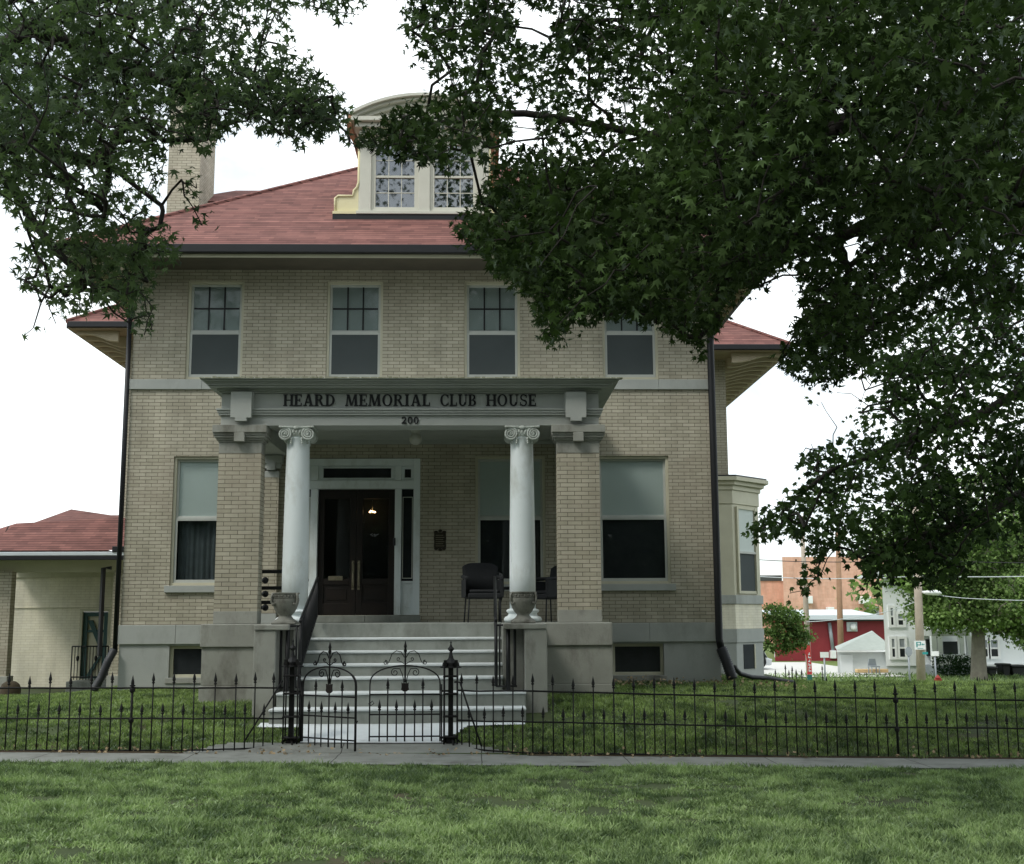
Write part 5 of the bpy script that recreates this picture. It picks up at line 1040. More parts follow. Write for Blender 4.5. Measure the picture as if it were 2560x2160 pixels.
m.build('porch_balustrade', 'signwhite', t)
MB().box(ax(2360, 1620, D+.9), ax(2400, 1620, D+.9), D+.9, D+.99, az(1637, D, 2400), az(1605, D, 2400)).build('porch_window', 'glassdk', t)
MB().box(ax(2317, 1620, D-.1), ax(2331, 1620, D-.1), D-.1, D-.01, az(1640, D, 2320), az(1598, D, 2320)).build('front_door', 'glassdk', t)
# utility poles
def pole(px0, py0, px1, py1, D, r, label, m_, arm=None):
    x0_, z0_ = at(px0, py0, D); x1_, z1_ = at(px1, py1, D); t = thing('utility_pole', (x0_, D, g), label, 'utility pole'); m = MB(); m.tube([(x0_, D, g-.3), (x0_+(x1_-x0_)*.5, D, (z0_+z1_)/2), (x1_, D, z1_)], [r*1.15, r, r*.75], 12); m.build('pole', m_, t)
    if arm: xx, zz = at(*arm, D); m = MB(); m.tube([(x1_+(x0_-x1_)*.3, D, zz), (xx-.3, D, zz+.05), (xx, D-.1, zz+.05)], .04, 8); q = m.build('lamp_arm', 'signwhite', t); MB().sphere((xx+.15, D-.1, zz+.03), .17, 8, (2, 1, .5)).build('lamp_head', 'signwhite', q)
    return t
pole(2303, 1712, 2288, 1260, 38.5, .125, 'thick tan utility pole carrying the parking sign, in front of the white house', 'pole', (2318, 1484))
pole(2022, 1660, 2004, 1290, 46, .10, 'weathered grey utility pole left of the red building', 'pole')
pole(2103, 1660, 2094, 1320, 56, .13, 'brown wooden utility pole in front of the red building', 'pole_br')
def wire(p, r, label, m_='roofmetal'):
    pts = []
    for (px, py, Y) in p: x, z = at(px, py, Y); pts.append(Vector((x, Y, z)))
    out = []
    for a_, b_ in zip(pts[:-1], pts[1:]):
        for i in range(12): u = i/12; q = a_.lerp(b_, u); q.z -= .25*4*u*(1-u)*min(1, (b_-a_).length/20); out.append(q)
    out.append(pts[-1]); o = MB().tube(out, r, 5).build('overhead_wire', m_); tag(o, label, 'wire', 'overhead wires across the right background')
wire([(1850, 1438, 46), (2300, 1440, 38.5), (2780, 1432, 36)], .015, 'thick pale overhead wire crossing the white house front, middle of the wires')
wire([(1850, 1396, 46), (2300, 1399, 38.5), (2780, 1404, 36)], .014, 'thin dark overhead wire, topmost of the wires on the right', 'gutter')
wire([(2325, 1485, 38.5), (2420, 1496, 38), (2780, 1499, 36)], .012, 'pale overhead wire running right from the street lamp arm, lowest of the wires')
wire([(2010, 1555, 46), (2160, 1540, 44), (2300, 1500, 38.5)], .012, 'thin pale wire sloping up to the thick pole from the left')
# signs
def sign(px, py_t, py_b, pyg, D, hw, label, face_m, shape='box', name='road_sign'):
    x, zt_ = at(px, py_t, D); zb2 = az(py_b, D, px); t = thing(name, (x, D, g), label, 'sign')
    MB().rod((x, D, g-.3), (x, D, zt_-.02), .03).build('post', 'signgrey', t)
    m = MB()
    if shape == 'oct': c_ = (zt_+zb2)/2; R_ = (zt_-zb2)/2; m.prism([(x+R_*math.cos(math.pi/8+k*math.pi/4)*hw, c_+R_*math.sin(math.pi/8+k*math.pi/4)) for k in range(8)], D-.05, D-.032)
    else: m.box(x-hw, x+hw, D-.05, D-.032, zb2, zt_)
    m.build('sign_plate', face_m, t); return t
sign(2270, 1616, 1641, 1700, 38, .75, 'grey back of an octagonal stop sign left of the thick pole', 'signgrey', 'oct')
sign(2060, 1630, 1644, 1695, 40, .14, 'small white sign with red lettering on a thin post in front of the red building', 'signwhite')
sign(2336, 1628, 1640, 1690, 38.2, .12, 'small white sign on a thin post right of the thick pole', 'signwhite')
D = 38.2; x0_, x1_ = ax(2286, 1612, D), ax(2313, 1612, D); z0_, z1_ = az(1624, D, 2300), az(1602, D, 2300); t = thing('parking_sign', ((x0_+x1_)/2, D, z0_), 'white parking sign with a teal P and arrow on the thick utility pole', 'sign')
MB().box(x0_, x1_, D-.03, D, z0_, z1_).build('sign_plate', 'signwhite', t, .004); hh = z1_-z0_; m = MB(); xs0 = x0_+.05
m.box(xs0, xs0+.035, D-.036, D-.0305, z0_+hh*.28, z1_-hh*.12); 
for k, (a_, b_, c_, d_) in enumerate(((xs0+.0355, xs0+.12, .80, .88), (xs0+.0355, xs0+.12, .50, .58), (xs0+.1205, xs0+.15, .5, .88))): m.box(a_, b_, D-.036, D-.0305, z0_+hh*c_, z0_+hh*d_)
m.box(xs0+.17, xs0+.26, D-.036, D-.0305, z0_+hh*.55, z0_+hh*.64); m.prism([(xs0+.205, z0_+hh*.72), (xs0+.165, z0_+hh*.595), (xs0+.205, z0_+hh*.47)], D-.038, D-.0362); m.box(x0_+.08, x1_-.08, D-.036, D-.0305, z0_+hh*.12, z0_+hh*.17); m.build('sign_mark', 'teal', t)
o = MB().box(ax(2306, 1632, D), ax(2319, 1632, D), D-.03, D, az(1636, D, 2310), az(1630, D, 2310)).build('street_name_sign', 'teal'); tag(o, 'small teal street name sign just below the parking sign', 'sign')
# feather banner
D = 37; t = thing('feather_banner', (ax(2022, 1690, D), D, g), 'tall red feather banner with white marks beside the grey pole', 'banner'); x_, zt_ = at(2015, 1612, D); zb2 = az(1686, D, 2018)
MB().rod((x_+.09, D, g-.2), (x_+.07, D, zt_+.35), .02).build('banner_pole', 'signwhite', t); m = MB(); n = 10; vs = []
for i in range(n+1): u = i/n; z = zb2+(zt_-zb2)*u; vs += [(x_-.02+.03*math.sin(u*5)-.02*u, D-.05, z), (x_+.15-.03*u, D-.02+.02*math.sin(u*6), z)]
m.add(vs, [(2*i, 2*i+1, 2*i+3, 2*i+2) for i in range(n)], True); m.build('banner_cloth', 'red', t)
m = MB()
for i, u in enumerate((.1, .2, .3, .42, .55, .66)): z = zb2+(zt_-zb2)*u; m.box(x_+.03, x_+.11-.02*(i % 2), D-.075, D-.07, z, z+.035); m.box(x_+.03+.03*(i % 2), x_+.055+.03*(i % 2), D-.075, D-.07, z+.036, z+.075)
m.build('banner_marks', 'signwhite', t); MB().box(x_-.01, x_+.13, D-.06, D-.03, g, zb2-.01).build('banner_foot', 'bluegreen', t)
# hydrant
D = 37.6; x_ = ax(2345, 1700, D); t = thing('fire_hydrant', (x_, D, g), 'small red fire hydrant near the foot of the thick pole', 'hydrant'); z0_ = az(1712, D, 2345)
MB().lathe([(.09, 0), (.09, .03), (.065, .05), (.065, .20), (.085, .22), (.085, .24), (.06, .27), (.03, .30), (.02, .32)], (x_, D, z0_-.02), 16).build('barrel', 'hydrant', t); MB().tube([(x_-.11, D, z0_+.15), (x_+.11, D, z0_+.15)], .035, 10).build('hose_nozzle', 'hydrant', t)
# parked van seen beside the bay
def car(px0, px1, pyt, pyb, D, label):
    xa_, xb_ = ax(px0, pyb, D), ax(px1, pyb, D); zb2, zt_ = az(pyb, D, px1), az(pyt, D, px1); t = thing('parked_car', ((xa_+xb_)/2, D, zb2), label, 'car'); H = zt_-zb2; W = xb_-xa_
    m = MB(); m.prism([(xa_, zb2+.18*H), (xb_, zb2+.18*H), (xb_+.02, zb2+.5*H), (xb_-.18*W*.5, zb2+.56*H), (xb_-.35*W*.5, zb2+H*.96), (xa_+.3, zb2+H), (xa_, zb2+.9*H)], D, D+1.8); m.build('body', 'carpaint', t, .05)
    MB().prism([(xb_-.20*W*.5, zb2+.58*H), (xb_-.38*W*.5, zb2+H*.9), (xa_+.4, zb2+H*.93), (xa_+.4, zb2+.58*H)], D-.02, D+1.82).build('window', 'glassdk', t, .02)
    for x in (xb_-.55, xa_+.7):
        for y in (D-.02, D+1.62): m = MB(); m.tube([(x, y, zb2+.3), (x, y+.2, zb2+.3)], .32, 18); w_ = m.build('wheel', 'tyre', t); MB().tube([(x, y-.01, zb2+.3), (x, y+.21, zb2+.3)], .17, 12).build('rim', 'signgrey', w_)
    MB().box(xb_-.06, xb_+.04, D+.1, D+.4, zb2+.42*H, zb2+.5*H).build('headlight', 'signwhite', t)
    return t
car(1828, 1930, 1624, 1672, 50, 'silver car parked beside the bay of the brick house')
# yard pieces across the street
D = 45.5; o = MB().box(ax(2137, 1676, D), ax(2215, 1676, D), D-.3, D, az(1681, D, 2170), az(1672, D, 2170)).build('lumber_pile', 'wood', None, .02); tag(o, 'low pile of pale lumber lying before the garage wall', 'lumber')
x_, z0_ = at(2183, 1676, D-.6); t = thing('yard_chair', (x_, D-.6, z0_), 'grey yard chair standing by the lumber pile', 'chair'); m = MB(); m.box(x_-.17, x_+.17, D-.9, D-.5, z0_+.13, z0_+.17); m.build('seat', 'signgrey', t); m = MB(); m.prism([(x_-.16, z0_+.17), (x_+.16, z0_+.17), (x_+.12, z0_+.42), (x_-.12, z0_+.42)], D-.53, D-.49); m.build('backrest', 'signgrey', t)
for sx in (-.14, .14):
    for sy in (-.88, -.52): MB().rod((x_+sx, D+sy, z0_-.12), (x_+sx, D+sy, z0_+.135), .02).build('leg', 'signgrey', t)
for i, (p0, p1, q0, q1, lab) in enumerate(((2462, 2485, 1664, 1682, 'dark bin behind the big tree trunk, leftmost of the three'), (2498, 2518, 1656, 1684, 'dark round-topped bin right of the big tree trunk, middle of the three'), (2522, 2556, 1660, 1688, 'wide dark bin at the far right below the white house'))):
    D = 44.5; xa_, xb_ = ax(p0, q1, D), ax(p1, q1, D); z0_, z1_ = az(q1, D, p0), az(q0, D, p0); t = thing('wheeled_bin', ((xa_+xb_)/2, D, z0_), lab, 'bin', 'dark bins by the white house'); m = MB(); m.prism([(xa_+.05, z0_-.1), (xb_-.05, z0_-.1), (xb_, z1_-.12), (xa_, z1_-.12)], D-.3, D+.3); m.build('body', 'plastic', t, .03); MB().box(xa_-.03, xb_+.03, D-.34, D+.33, z1_-.118, z1_-.03).build('lid', 'plastic', t, .03)
# side fence along the side street (thin iron pickets, far end)
t = thing('side_fence', (9.4, 24, g), 'distant run of low black iron pickets along the side street', 'fence'); 
for k, (px, Y, py) in enumerate([(1938, 30, 1672), (1963, 29.5, 1660), (1972, 29, 1674), (1990, 28.5, 1672), (2004, 28, 1672), (1980, 29, 1664), (2055, 31, 1662), (2066, 27.6, 1690)]):
    x_, zt_ = at(px, py, Y); m = MB(); picket(m, x_, Y, min(zt_-.9, gz(x_, Y)-.05), zt_, .012); m.build('picket', 'iron', t)
for k in range(9): x_, zt_ = at(2443+k*6.2, 1690+3*(k % 3), 24+.3*k); m = MB(); picket(m, x_, 24+.3*k, zt_-.8, zt_, .011); m.build('picket', 'iron', t)
o = sheet('side_sidewalk', np.linspace(7.8, 60, 60), np.linspace(35.6, 37.0, 4), 'gravel', .05); o = sheet('gravel_lot', np.linspace(8.5, 15.5, 20), np.linspace(44, 58, 20), 'gravel', .05)
# ------------------------------------------------------------------ foliage
DS = 2560/2091.
def vnoise(x, y, s, seed):
    r = np.random.default_rng(seed); g_ = r.uniform(0, 1, (64, 64)); u = (x*s) % 64; v = (y*s) % 64; i = u.astype(int); j = v.astype(int); fu = smooth(u-i); fv = smooth(v-j); i2 = (i+1) % 64; j2 = (j+1) % 64
    return (g_[i, j]*(1-fu)+g_[i2, j]*fu)*(1-fv)+(g_[i, j2]*(1-fu)+g_[i2, j2]*fu)*fv
def inpoly(x, y, poly):
    p = np.array(poly, float); r = np.zeros(len(x), bool); j = len(p)-1
    for i in range(len(p)):
        c = ((p[i, 1] > y) != (p[j, 1] > y)) & (x < (p[j, 0]-p[i, 0])*(y-p[i, 1])/(p[j, 1]-p[i, 1]+1e-12)+p[i, 0]); r ^= c; j = i
    return r
def sample(poly, n, y0, y1, holes=(), gap=0.):
    p = np.array(poly, float); out = []
    while len(out) < n:
        x = rng.uniform(p[:, 0].min(), p[:, 0].max(), n*3); y = rng.uniform(p[:, 1].min(), p[:, 1].max(), n*3); k = inpoly(x, y, poly)
        for h in holes: k &= ~inpoly(x, y, h)
        out += list(zip(x[k], y[k]))
    out = np.array(out[:n])*DS; Y = rng.uniform(y0, y1, n)
    d = RM@np.stack([out[:, 0]-1280, out[:, 1]-1080, np.full(n, FPX)]); t = Y/d[1]; P = (d*t).T; P[:, 2] += CZ
    return P[vnoise(P[:, 0]+P[:, 1]*.7+60, P[:, 2]-P[:, 1]*.4+60, 1.6, 33) > gap] if gap else P
def leaf_shape(kind):
    if kind == 'star':   ang = [90, 38, -18, 142, 198]; rad = [1., .92, .72, .92, .72]; nr = .30; base = .22
    elif kind == 'maple': ang = [90, 40, -12, 140, 192]; rad = [1., .88, .58, .88, .58]; nr = .46; base = .30
    else:                ang = [90, 48, 4, 132, 176]; rad = [1.05, .80, .62, .80, .62]; nr = .34; base = .25
    t = sorted(zip(ang, rad)); pts = []
    for i, (a, r) in enumerate(t):
        pts.append((a, r)); a2 = t[(i+1) % 5][0]+(360 if i == 4 else 0); pts.append(((a+a2)/2, nr if i < 4 else base))
    pts = [(r*math.cos(math.radians(a)), r*math.sin(math.radians(a))) for a, r in pts]
    return np.array([(0, 0.05)]+pts)
def leaves(C, per, spread, size, kind, droop=.3):
    """C cluster centres (n,3) -> vertices, faces, rnd per face"""
    n = len(C); cnt = rng.poisson(per, n); idx = np.repeat(np.arange(n), cnt); m_ = len(idx)
    off = rng.normal(0, 1, (m_, 3))*np.array([spread, spread, spread*.62]); P = C[idx]+off
    s = size*rng.uniform(.5, 1.3, m_)
    nrm = rng.normal(0, 1, (m_, 3)); nrm[:, 2] = np.abs(nrm[:, 2])*.9+.25; nrm /= np.linalg.norm(nrm, axis=1)[:, None]
    dirn = off*np.array([1, 1, .4])+rng.normal(0, .7, (m_, 3))*spread; dirn[:, 2] -= droop*spread*2
    dirn -= nrm*(dirn*nrm).sum(1)[:, None]; dirn /= np.linalg.norm(dirn, axis=1)[:, None]+1e-9
    side = np.cross(dirn, nrm); S = leaf_shape(kind); k = len(S)
    fold = rng.uniform(-.2, .8, m_); wx = rng.uniform(.72, 1.08, m_)
    V = P[:, None, :]+s[:, None, None]*(S[None, :, 0, None]*wx[:, None, None]*side[:, None, :]+S[None, :, 1, None]*dirn[:, None, :]-(np.abs(S[None, :, 0, None])*fold[:, None, None]+.12*(S[None, :, 1, None]**2))*nrm[:, None, :])
    V = V.reshape(-1, 3); b = np.arange(m_)*k; F = []
    for i in range(1, k): j = i+1 if i < k-1 else 1; F.append(np.stack([b, b+i, b+j], 1))
    F = np.concatenate(F); cl = (.5*rng.uniform(0, 1, n)**1.6+.75*np.clip(vnoise(C[:, 0]*1.0+C[:, 1]*.6+40, C[:, 2]+C[:, 1]*.5+40, 1.1, 21)-.38, 0, 1))[idx]; r = np.clip(.25*rng.uniform(0, 1, m_)+cl*.95, 0, 1); R_ = np.tile(r, k-1)  # clump tone in the colour imitates lit and shaded sprays
    return V, F, R_
def limbs_mesh(nodes, parent, lc, base_r, m_, par, name='branches', rmin=.0035, expo=.5, k=.0042):
    N_ = len(nodes); cnt = lc.astype(float).copy(); order = np.argsort(-np.array([depth_of(parent, i) for i in range(N_)]))
    for i in order:
        if parent[i] >= 0: cnt[parent[i]] += cnt[i]
    r = np.maximum(rmin, np.minimum(base_r, k*cnt**expo)); V = []; F = []; n = 6
    for i in range(N_):
        j = parent[i]
        if j < 0: continue
        a, b = nodes[j], nodes[i]; t = b-a; L_ = np.linalg.norm(t)
        if L_ < 1e-4: continue
        t /= L_; u = np.cross(t, [0, 0, 1.]) if abs(t[2]) < .9 else np.cross(t, [1., 0, 0]); u /= np.linalg.norm(u); w_ = np.cross(t, u)
        an = np.arange(n)*2*math.pi/n; ring = np.cos(an)[:, None]*u+np.sin(an)[:, None]*w_; o = len(V)*2*n
        ra = min(r[j], r[i]*1.35); V.append(np.concatenate([a+ring*ra, b+ring*r[i]]))
        q = np.arange(n); q2 = (q+1) % n; F.append(np.concatenate([np.stack([o+q, o+q2, o+n+q2], 1), np.stack([o+q, o+n+q2, o+n+q], 1)]))
    ob = npmesh(name, np.concatenate(V), np.concatenate(F), m_, par); ob.data.polygons.foreach_set('use_smooth', np.ones(len(ob.data.polygons), bool)); return ob
_dc = {}
def depth_of(parent, i):
    d = 0
    while parent[i] >= 0: i = parent[i]; d += 1
    return d
def proj(P):
    q = P.copy(); q[:, 2] -= CZ; c_ = q@RM; return np.stack([c_[:, 0]/c_[:, 2]*FPX+1280, c_[:, 1]/c_[:, 2]*FPX+1080], 1)/DS
def trim(V, F, R_, k, polys, holes, jit=9.):
    """prune the outline: drop leaves that stray beyond the crown's lobes (k vertices per leaf)"""
    n = len(V)//k; c = proj(V.reshape(n, k, 3).mean(1)); c = c+rng.normal(0, jit, c.shape); ok = np.zeros(n, bool)
    for p in polys: ok |= inpoly(c[:, 0], c[:, 1], p)
    for h in holes: ok &= ~inpoly(c[:, 0], c[:, 1], h)
    fk = ok[F[:, 0]//k]; F = F[fk]; R_ = R_[fk]; new = np.cumsum(ok)-1; keep = np.repeat(ok, k); F = new[F//k]*k+F % k
    return V[keep], F, R_
def tree(name, label, base, limb_paths, C, per, spread, size, kind, lm, group, trunk_r, bark='bark', trunk_h=3.5, k=.0042, extra=None, polys=None, holes=()):
    t = thing(name, tuple(base), label, 'tree', group); base = np.array(base, float)
    nodes = []; parent = []
    for path in limb_paths:
        prev = -1
        if nodes: d0 = [np.linalg.norm(np.array(path[0])-q) for q in nodes]; prev = int(np.argmin(d0))
        pts = [np.array(p, float) for p in path]
        for a, b in zip(pts[:-1], pts[1:]):
            st = max(2, int(np.linalg.norm(b-a)/.35))
            for i in range(st): nodes.append(a+(b-a)*i/st+(rng.normal(0, .025, 3) if len(nodes) > 2 else 0)); parent.append(prev); prev = len(nodes)-1
        nodes.append(pts[-1]); parent.append(prev)
    ns = len(nodes); lc = [0]*ns
    lim0 = np.array(nodes); d_ = np.array([np.min(np.linalg.norm(lim0-c, axis=1)) for c in C])
    for ci in np.argsort(d_):
        c = C[ci]; A_ = np.array(nodes); dd = np.linalg.norm(A_-c, axis=1)+.35*np.maximum(0, (np.linalg.norm(A_-base, axis=1)-np.linalg.norm(c-base)))
        j = int(np.argmin(dd)); a = A_[j]; L_ = np.linalg.norm(c-a)
        mid = (a+c)/2+np.array([0, 0, .10*L_])+rng.normal(0, .06*L_, 3)
        nodes.append(mid); parent.append(j); lc.append(0); nodes.append(c); parent.append(len(nodes)-2); lc.append(1)
    nodes = np.array(nodes); lc = np.array(lc)
    limbs_mesh(nodes, parent, lc, trunk_r*.5, bark, t, k=k)
    top = np.array(limb_paths[0][0]); MB().tube([tuple(base+np.array([0, 0, -.3])), tuple(base+(top-base)*.15), tuple(base+(top-base)*.6), tuple(top)], [trunk_r*1.5, trunk_r*1.1, trunk_r*.95, trunk_r*.8], 18).build('trunk', bark, t)
    V, F, R_ = leaves(C, per, spread, size, kind)
    if polys: V, F, R_ = trim(V, F, R_, 11, polys, holes)
    if extra is not None:
        V2, F2, R2 = extra; F = np.concatenate([F, F2+len(V)]); V = np.concatenate([V, V2]); R_ = np.concatenate([R_, R2])
    npmesh('crown', V, F, lm, t, rnd=R_); return t
def W3(px, py, Y): x, z = at(px*DS, py*DS, Y); return (x, Y, z)
# --- left street tree (star-shaped leaves)
A1 = [(-80, -80), (575, -80), (590, 30), (605, 95), (640, 140), (690, 190), (722, 215), (722, 250), (690, 262), (650, 290), (600, 280), (545, 250), (520, 262), (490, 245), (470, 270), (440, 290), (430, 318), (410, 330), (400, 300), (365, 290), (340, 310), (330, 395), (300, 440), (250, 425), (205, 470), (120, 480), (95, 505), (45, 470), (12, 400), (-80, 385)]
A2 = [(60, 500), (140, 475), (250, 450), (335, 445), (372, 500), (360, 540), (322, 565), (315, 640), (320, 670), (290, 705), (262, 650), (200, 640), (130, 655), (50, 690), (45, 678), (130, 635), (60, 600), (25, 560), (35, 530)]
A3 = [(350, 345), (400, 340), (405, 380), (435, 455), (432, 488), (405, 470), (385, 420)]
A4 = [(480, 190), (650, 190), (725, 235), (700, 250), (650, 300), (600, 305), (550, 285), (520, 258)]; A4b = [(690, 262), (752, 282), (748, 312), (715, 308)]
A5 = [(570, -60), (752, -60), (740, 20), (705, 70), (672, 25), (600, 10)]
CA = np.concatenate([sample(A1, 800, 8.6, 12.2, (), .20), sample([(-80, -80), (420, -80), (420, 200), (-80, 380)], 160, 8, 12), sample(A2, 115, 9.3, 11.5), sample(A3, 8, 9.6, 10.4), sample(A4, 50, 9.4, 11), sample(A4b, 6, 10, 10.4), sample(A5, 22, 9.2, 10.6)])
over = lambda n, x0, x1, y0, y1, z0, z1: np.stack([rng.uniform(x0, x1, n), rng.uniform(y0, y1, n), rng.uniform(z0, z1, n)], 1)  # out-of-frame crown clusters, added for shade and dormer reflections
CAo = over(150, -9.5, -2.5, 7.5, 12.5, 7.8, 11)
def above(P, m_=120):
    q = P.copy(); q[:, 2] -= CZ; c_ = q@RM; py = c_[:, 1]/c_[:, 2]*FPX+1080; px = c_[:, 0]/c_[:, 2]*FPX+1280; return P[(py < -m_) | (px > 2700) | (px < -160)]
CAo = above(CAo)
ta = (-6.9, 9.6, gz(-6.9, 9.6))
top = (-6.6, 9.9, 4.2)
limA = [[top, (-5.5, 10.2, 5.6), W3(60, 60, 10.3), W3(330, -60, 10.4), W3(620, -90, 10.2)], [top, W3(-120, 300, 10.4), W3(60, 300, 10.3), W3(220, 330, 10.2), W3(330, 420, 10.1)], [W3(-120, 300, 10.4), W3(20, 380, 10.6), W3(120, 520, 10.5), W3(200, 600, 10.4), W3(265, 660, 10.4)], [W3(60, 60, 10.3), W3(250, 130, 10.6), W3(450, 200, 10.5), W3(640, 240, 10.3)], [top, (-6.8, 8.6, 6.2), (-5.2, 7.4, 8.8), (-3.0, 8.0, 10.4)], [(-5.5, 10.2, 5.6), (-5.0, 10.6, 8.0), (-3.6, 10.4, 10.6)]]
tree('street_tree', 'street tree with star-shaped leaves hanging over the upper left of the house', ta, limA, CA, 14, .17, .069, 'star', 'leafA', 'street trees framing the house', .24, k=.0036, extra=leaves(CAo, 26, .38, .11, 'star'), polys=[A1, A2, A3, A4, A4b, A5])
# --- right near tree (big lobed leaves)
B1 = [(812, -80), (2200, -80), (2200, 640), (2080, 640), (1960, 640), (1830, 700), (1760, 730), (1700, 720), (1640, 700), (1600, 650), (1598, 560), (1578, 600), (1530, 600), (1490, 612), (1465, 690), (1400, 650), (1330, 640), (1250, 650), (1180, 660), (1130, 690), (1105, 660), (1075, 600), (1010, 560), (985, 500), (955, 440), (975, 400), (1005, 350), (985, 320), (950, 335), (920, 355), (885, 350), (850, 325), (800, 300), (775, 280), (745, 300), (742, 270), (790, 250), (795, 215), (840, 185), (905, 200), (912, 165), (860, 150), (826, 120)]
B2 = [(1050, 380), (1450, 380), (1440, 640), (1250, 650), (1100, 600)]; B3 = [(1000, 440), (1100, 480), (1180, 640), (1150, 710), (1100, 695), (1080, 600), (1010, 540), (915, 475), (930, 450)]
B4 = [(1260, 640), (1350, 620), (1440, 690), (1435, 750), (1400, 700), (1330, 660)]; B5 = [(740, 265), (790, 235), (830, 215), (900, 340), (850, 325), (750, 315)]; B6 = [(1620, 560), (1800, 560), (1790, 740), (1700, 790), (1640, 790), (1590, 745), (1600, 700), (1640, 690)]
holes = [[(1055, 10), (1120, 15), (1115, 95), (1055, 92)], [(1045, 190), (1098, 190), (1095, 300), (1050, 310)], [(1545, 590), (1630, 520), (1640, 640), (1580, 720)], [(1225, 20), (1270, 20), (1262, 60), (1228, 58)], [(1690, 235), (1730, 230), (1725, 300), (1690, 300)], [(1715, 470), (1760, 440), (1765, 520), (1725, 560)], [(1775, 35), (1815, 38), (1810, 65), (1775, 60)], [(1370, 430), (1395, 440), (1385, 480)]]
CB = np.concatenate([sample(B1, 1150, 7.4, 12.6, holes, .22), sample([(1400, -80), (2200, -80), (2200, 520), (1500, 500), (1350, 300)], 380, 6.4, 9.5, holes[2:]),
    sample(B2, 120, 8.6, 11.5), sample(B3, 60, 9, 11),
    sample([(1000, 340), (1420, 340), (1400, 510), (1020, 500)], 120, 9, 11.5), sample([(1430, 470), (1600, 480), (1580, 585), (1480, 600)], 34, 9, 10.5), sample(B4, 28, 9, 10.5), sample(B5, 22, 9.5, 11), sample(B6, 85, 9.5, 12)])
CBo = above(np.concatenate([over(230, -5, 9, 1.5, 9, 13, 19.5), over(560, -1, 9.5, 9.5, 15.5, 7.2, 11.5), over(150, 2, 9.5, 4.5, 9.5, 7.8, 11)]))
tb = (6.4, 9.2, gz(6.4, 9.2)); top = (6.1, 9.4, 4.0)
limB = [[top, W3(2250, 330, 9.6), W3(2030, 210, 9.7), W3(1870, 130, 9.8), W3(1790, 90, 10), W3(1600, 60, 10.2), W3(1350, 30, 10.4), W3(1180, 5, 10.4)], [top, W3(2230, 480, 10), W3(2050, 420, 10.2), W3(1950, 560, 10.4), W3(1820, 640, 10.5)], [W3(2030, 210, 9.7), W3(1700, 260, 9.8), W3(1420, 300, 10), W3(1250, 260, 10.2), W3(1080, 240, 10.4), W3(880, 255, 10.5)], [W3(1700, 260, 9.8), W3(1500, 400, 10), W3(1300, 480, 10.1), W3(1120, 560, 10.2)], [W3(2250, 330, 9.6), W3(1900, 400, 9.2), W3(1700, 480, 9.4), W3(1560, 560, 9.8)], [top, (5.2, 8.6, 7), (2.6, 8.4, 9.4), (-.5, 8.8, 10.6)], [(5.2, 8.6, 7), (5.5, 11, 9), (3, 13, 10.5)]]
tree('street_tree', 'huge dark tree with lobed leaves filling the upper right of the view', tb, limB, CB, 30, .18, .070, 'oak', 'leafB', 'street trees framing the house', .34, k=.0034, extra=leaves(CBo, 26, .40, .13, 'oak'), polys=[B1, B2, B3, B4, B5, B6], holes=holes)
# --- right rear maple
C1 = [(1640, 812), (1668, 780), (1740, 740), (1800, 690), (1900, 640), (2200, 560), (2200, 1125), (2060, 1110), (2010, 1115), (1985, 1150), (1940, 1140), (1900, 1175), (1800, 1165), (1750, 1150), (1690, 1115), (1640, 1110), (1570, 1090), (1545, 1060), (1600, 1010), (1650, 985), (1640, 950), (1600, 945), (1650, 905), (1700, 915), (1715, 890), (1665, 860)]
Ch1 = [(1690, 790), (1790, 760), (1800, 800), (1740, 850), (1715, 905), (1650, 900), (1640, 850)]; Ch2 = [(1560, 880), (1640, 880), (1690, 905), (1640, 935), (1560, 1000)]
C2 = [(1640, 1110), (1690, 1100), (1682, 1175), (1650, 1210), (1600, 1238), (1608, 1215), (1655, 1165)]; C3 = [(1722, 1120), (1845, 1110), (1835, 1180), (1800, 1208), (1745, 1205), (1770, 1175)]; C4 = [(1845, 1000), (1965, 1000), (1975, 1165), (1935, 1212), (1905, 1200), (1850, 1190), (1870, 1150)]; C5 = [(1510, 1100), (1560, 1040), (1600, 1040), (1570, 1110)]
CC = np.concatenate([sample(C1, 520, 13.6, 18.2, (), .36), sample([(1780, 640), (2200, 560), (2200, 1000), (1850, 1000)], 170, 13, 18), sample(C2, 14, 14.6, 15.6), sample(C3, 22, 14.4, 15.8), sample(C4, 46, 14, 16), sample(C5, 7, 15, 15.8)])
CCo = above(over(260, 5.5, 13, 11.5, 19, 4.5, 11), 60)
tcb = (9.6, 16.4, gz(9.6, 16.4)); top = (9.4, 16.2, 3.6)
limC = [[top, W3(2330, 820, 15.9), W3(2130, 770, 15.8), W3(2060, 690, 15.8), W3(2010, 615, 15.8)], [W3(2130, 770, 15.8), W3(1980, 860, 15.7), W3(1850, 900, 15.5), W3(1700, 960, 15.3), W3(1600, 1040, 15.2)], [top, W3(2300, 1000, 15.4), W3(2100, 1000, 15.2), W3(1930, 1080, 15), W3(1760, 1140, 15)], [W3(2130, 770, 15.8), W3(1950, 760, 16), W3(1780, 780, 16)], [top, (9.4, 14.5, 7), (8, 13.5, 9.5)]]
tree('maple_tree', 'maple tree with hanging dark branches on the right lawn in front of the far houses', tcb, limC, CC, 20, .19, .080, 'maple', 'leafC', 'street trees framing the house', .28, k=.0048, extra=leaves(CCo, 20, .40, .14, 'maple'), polys=[C1, C2, C3, C4, C5], holes=[Ch1, Ch2])
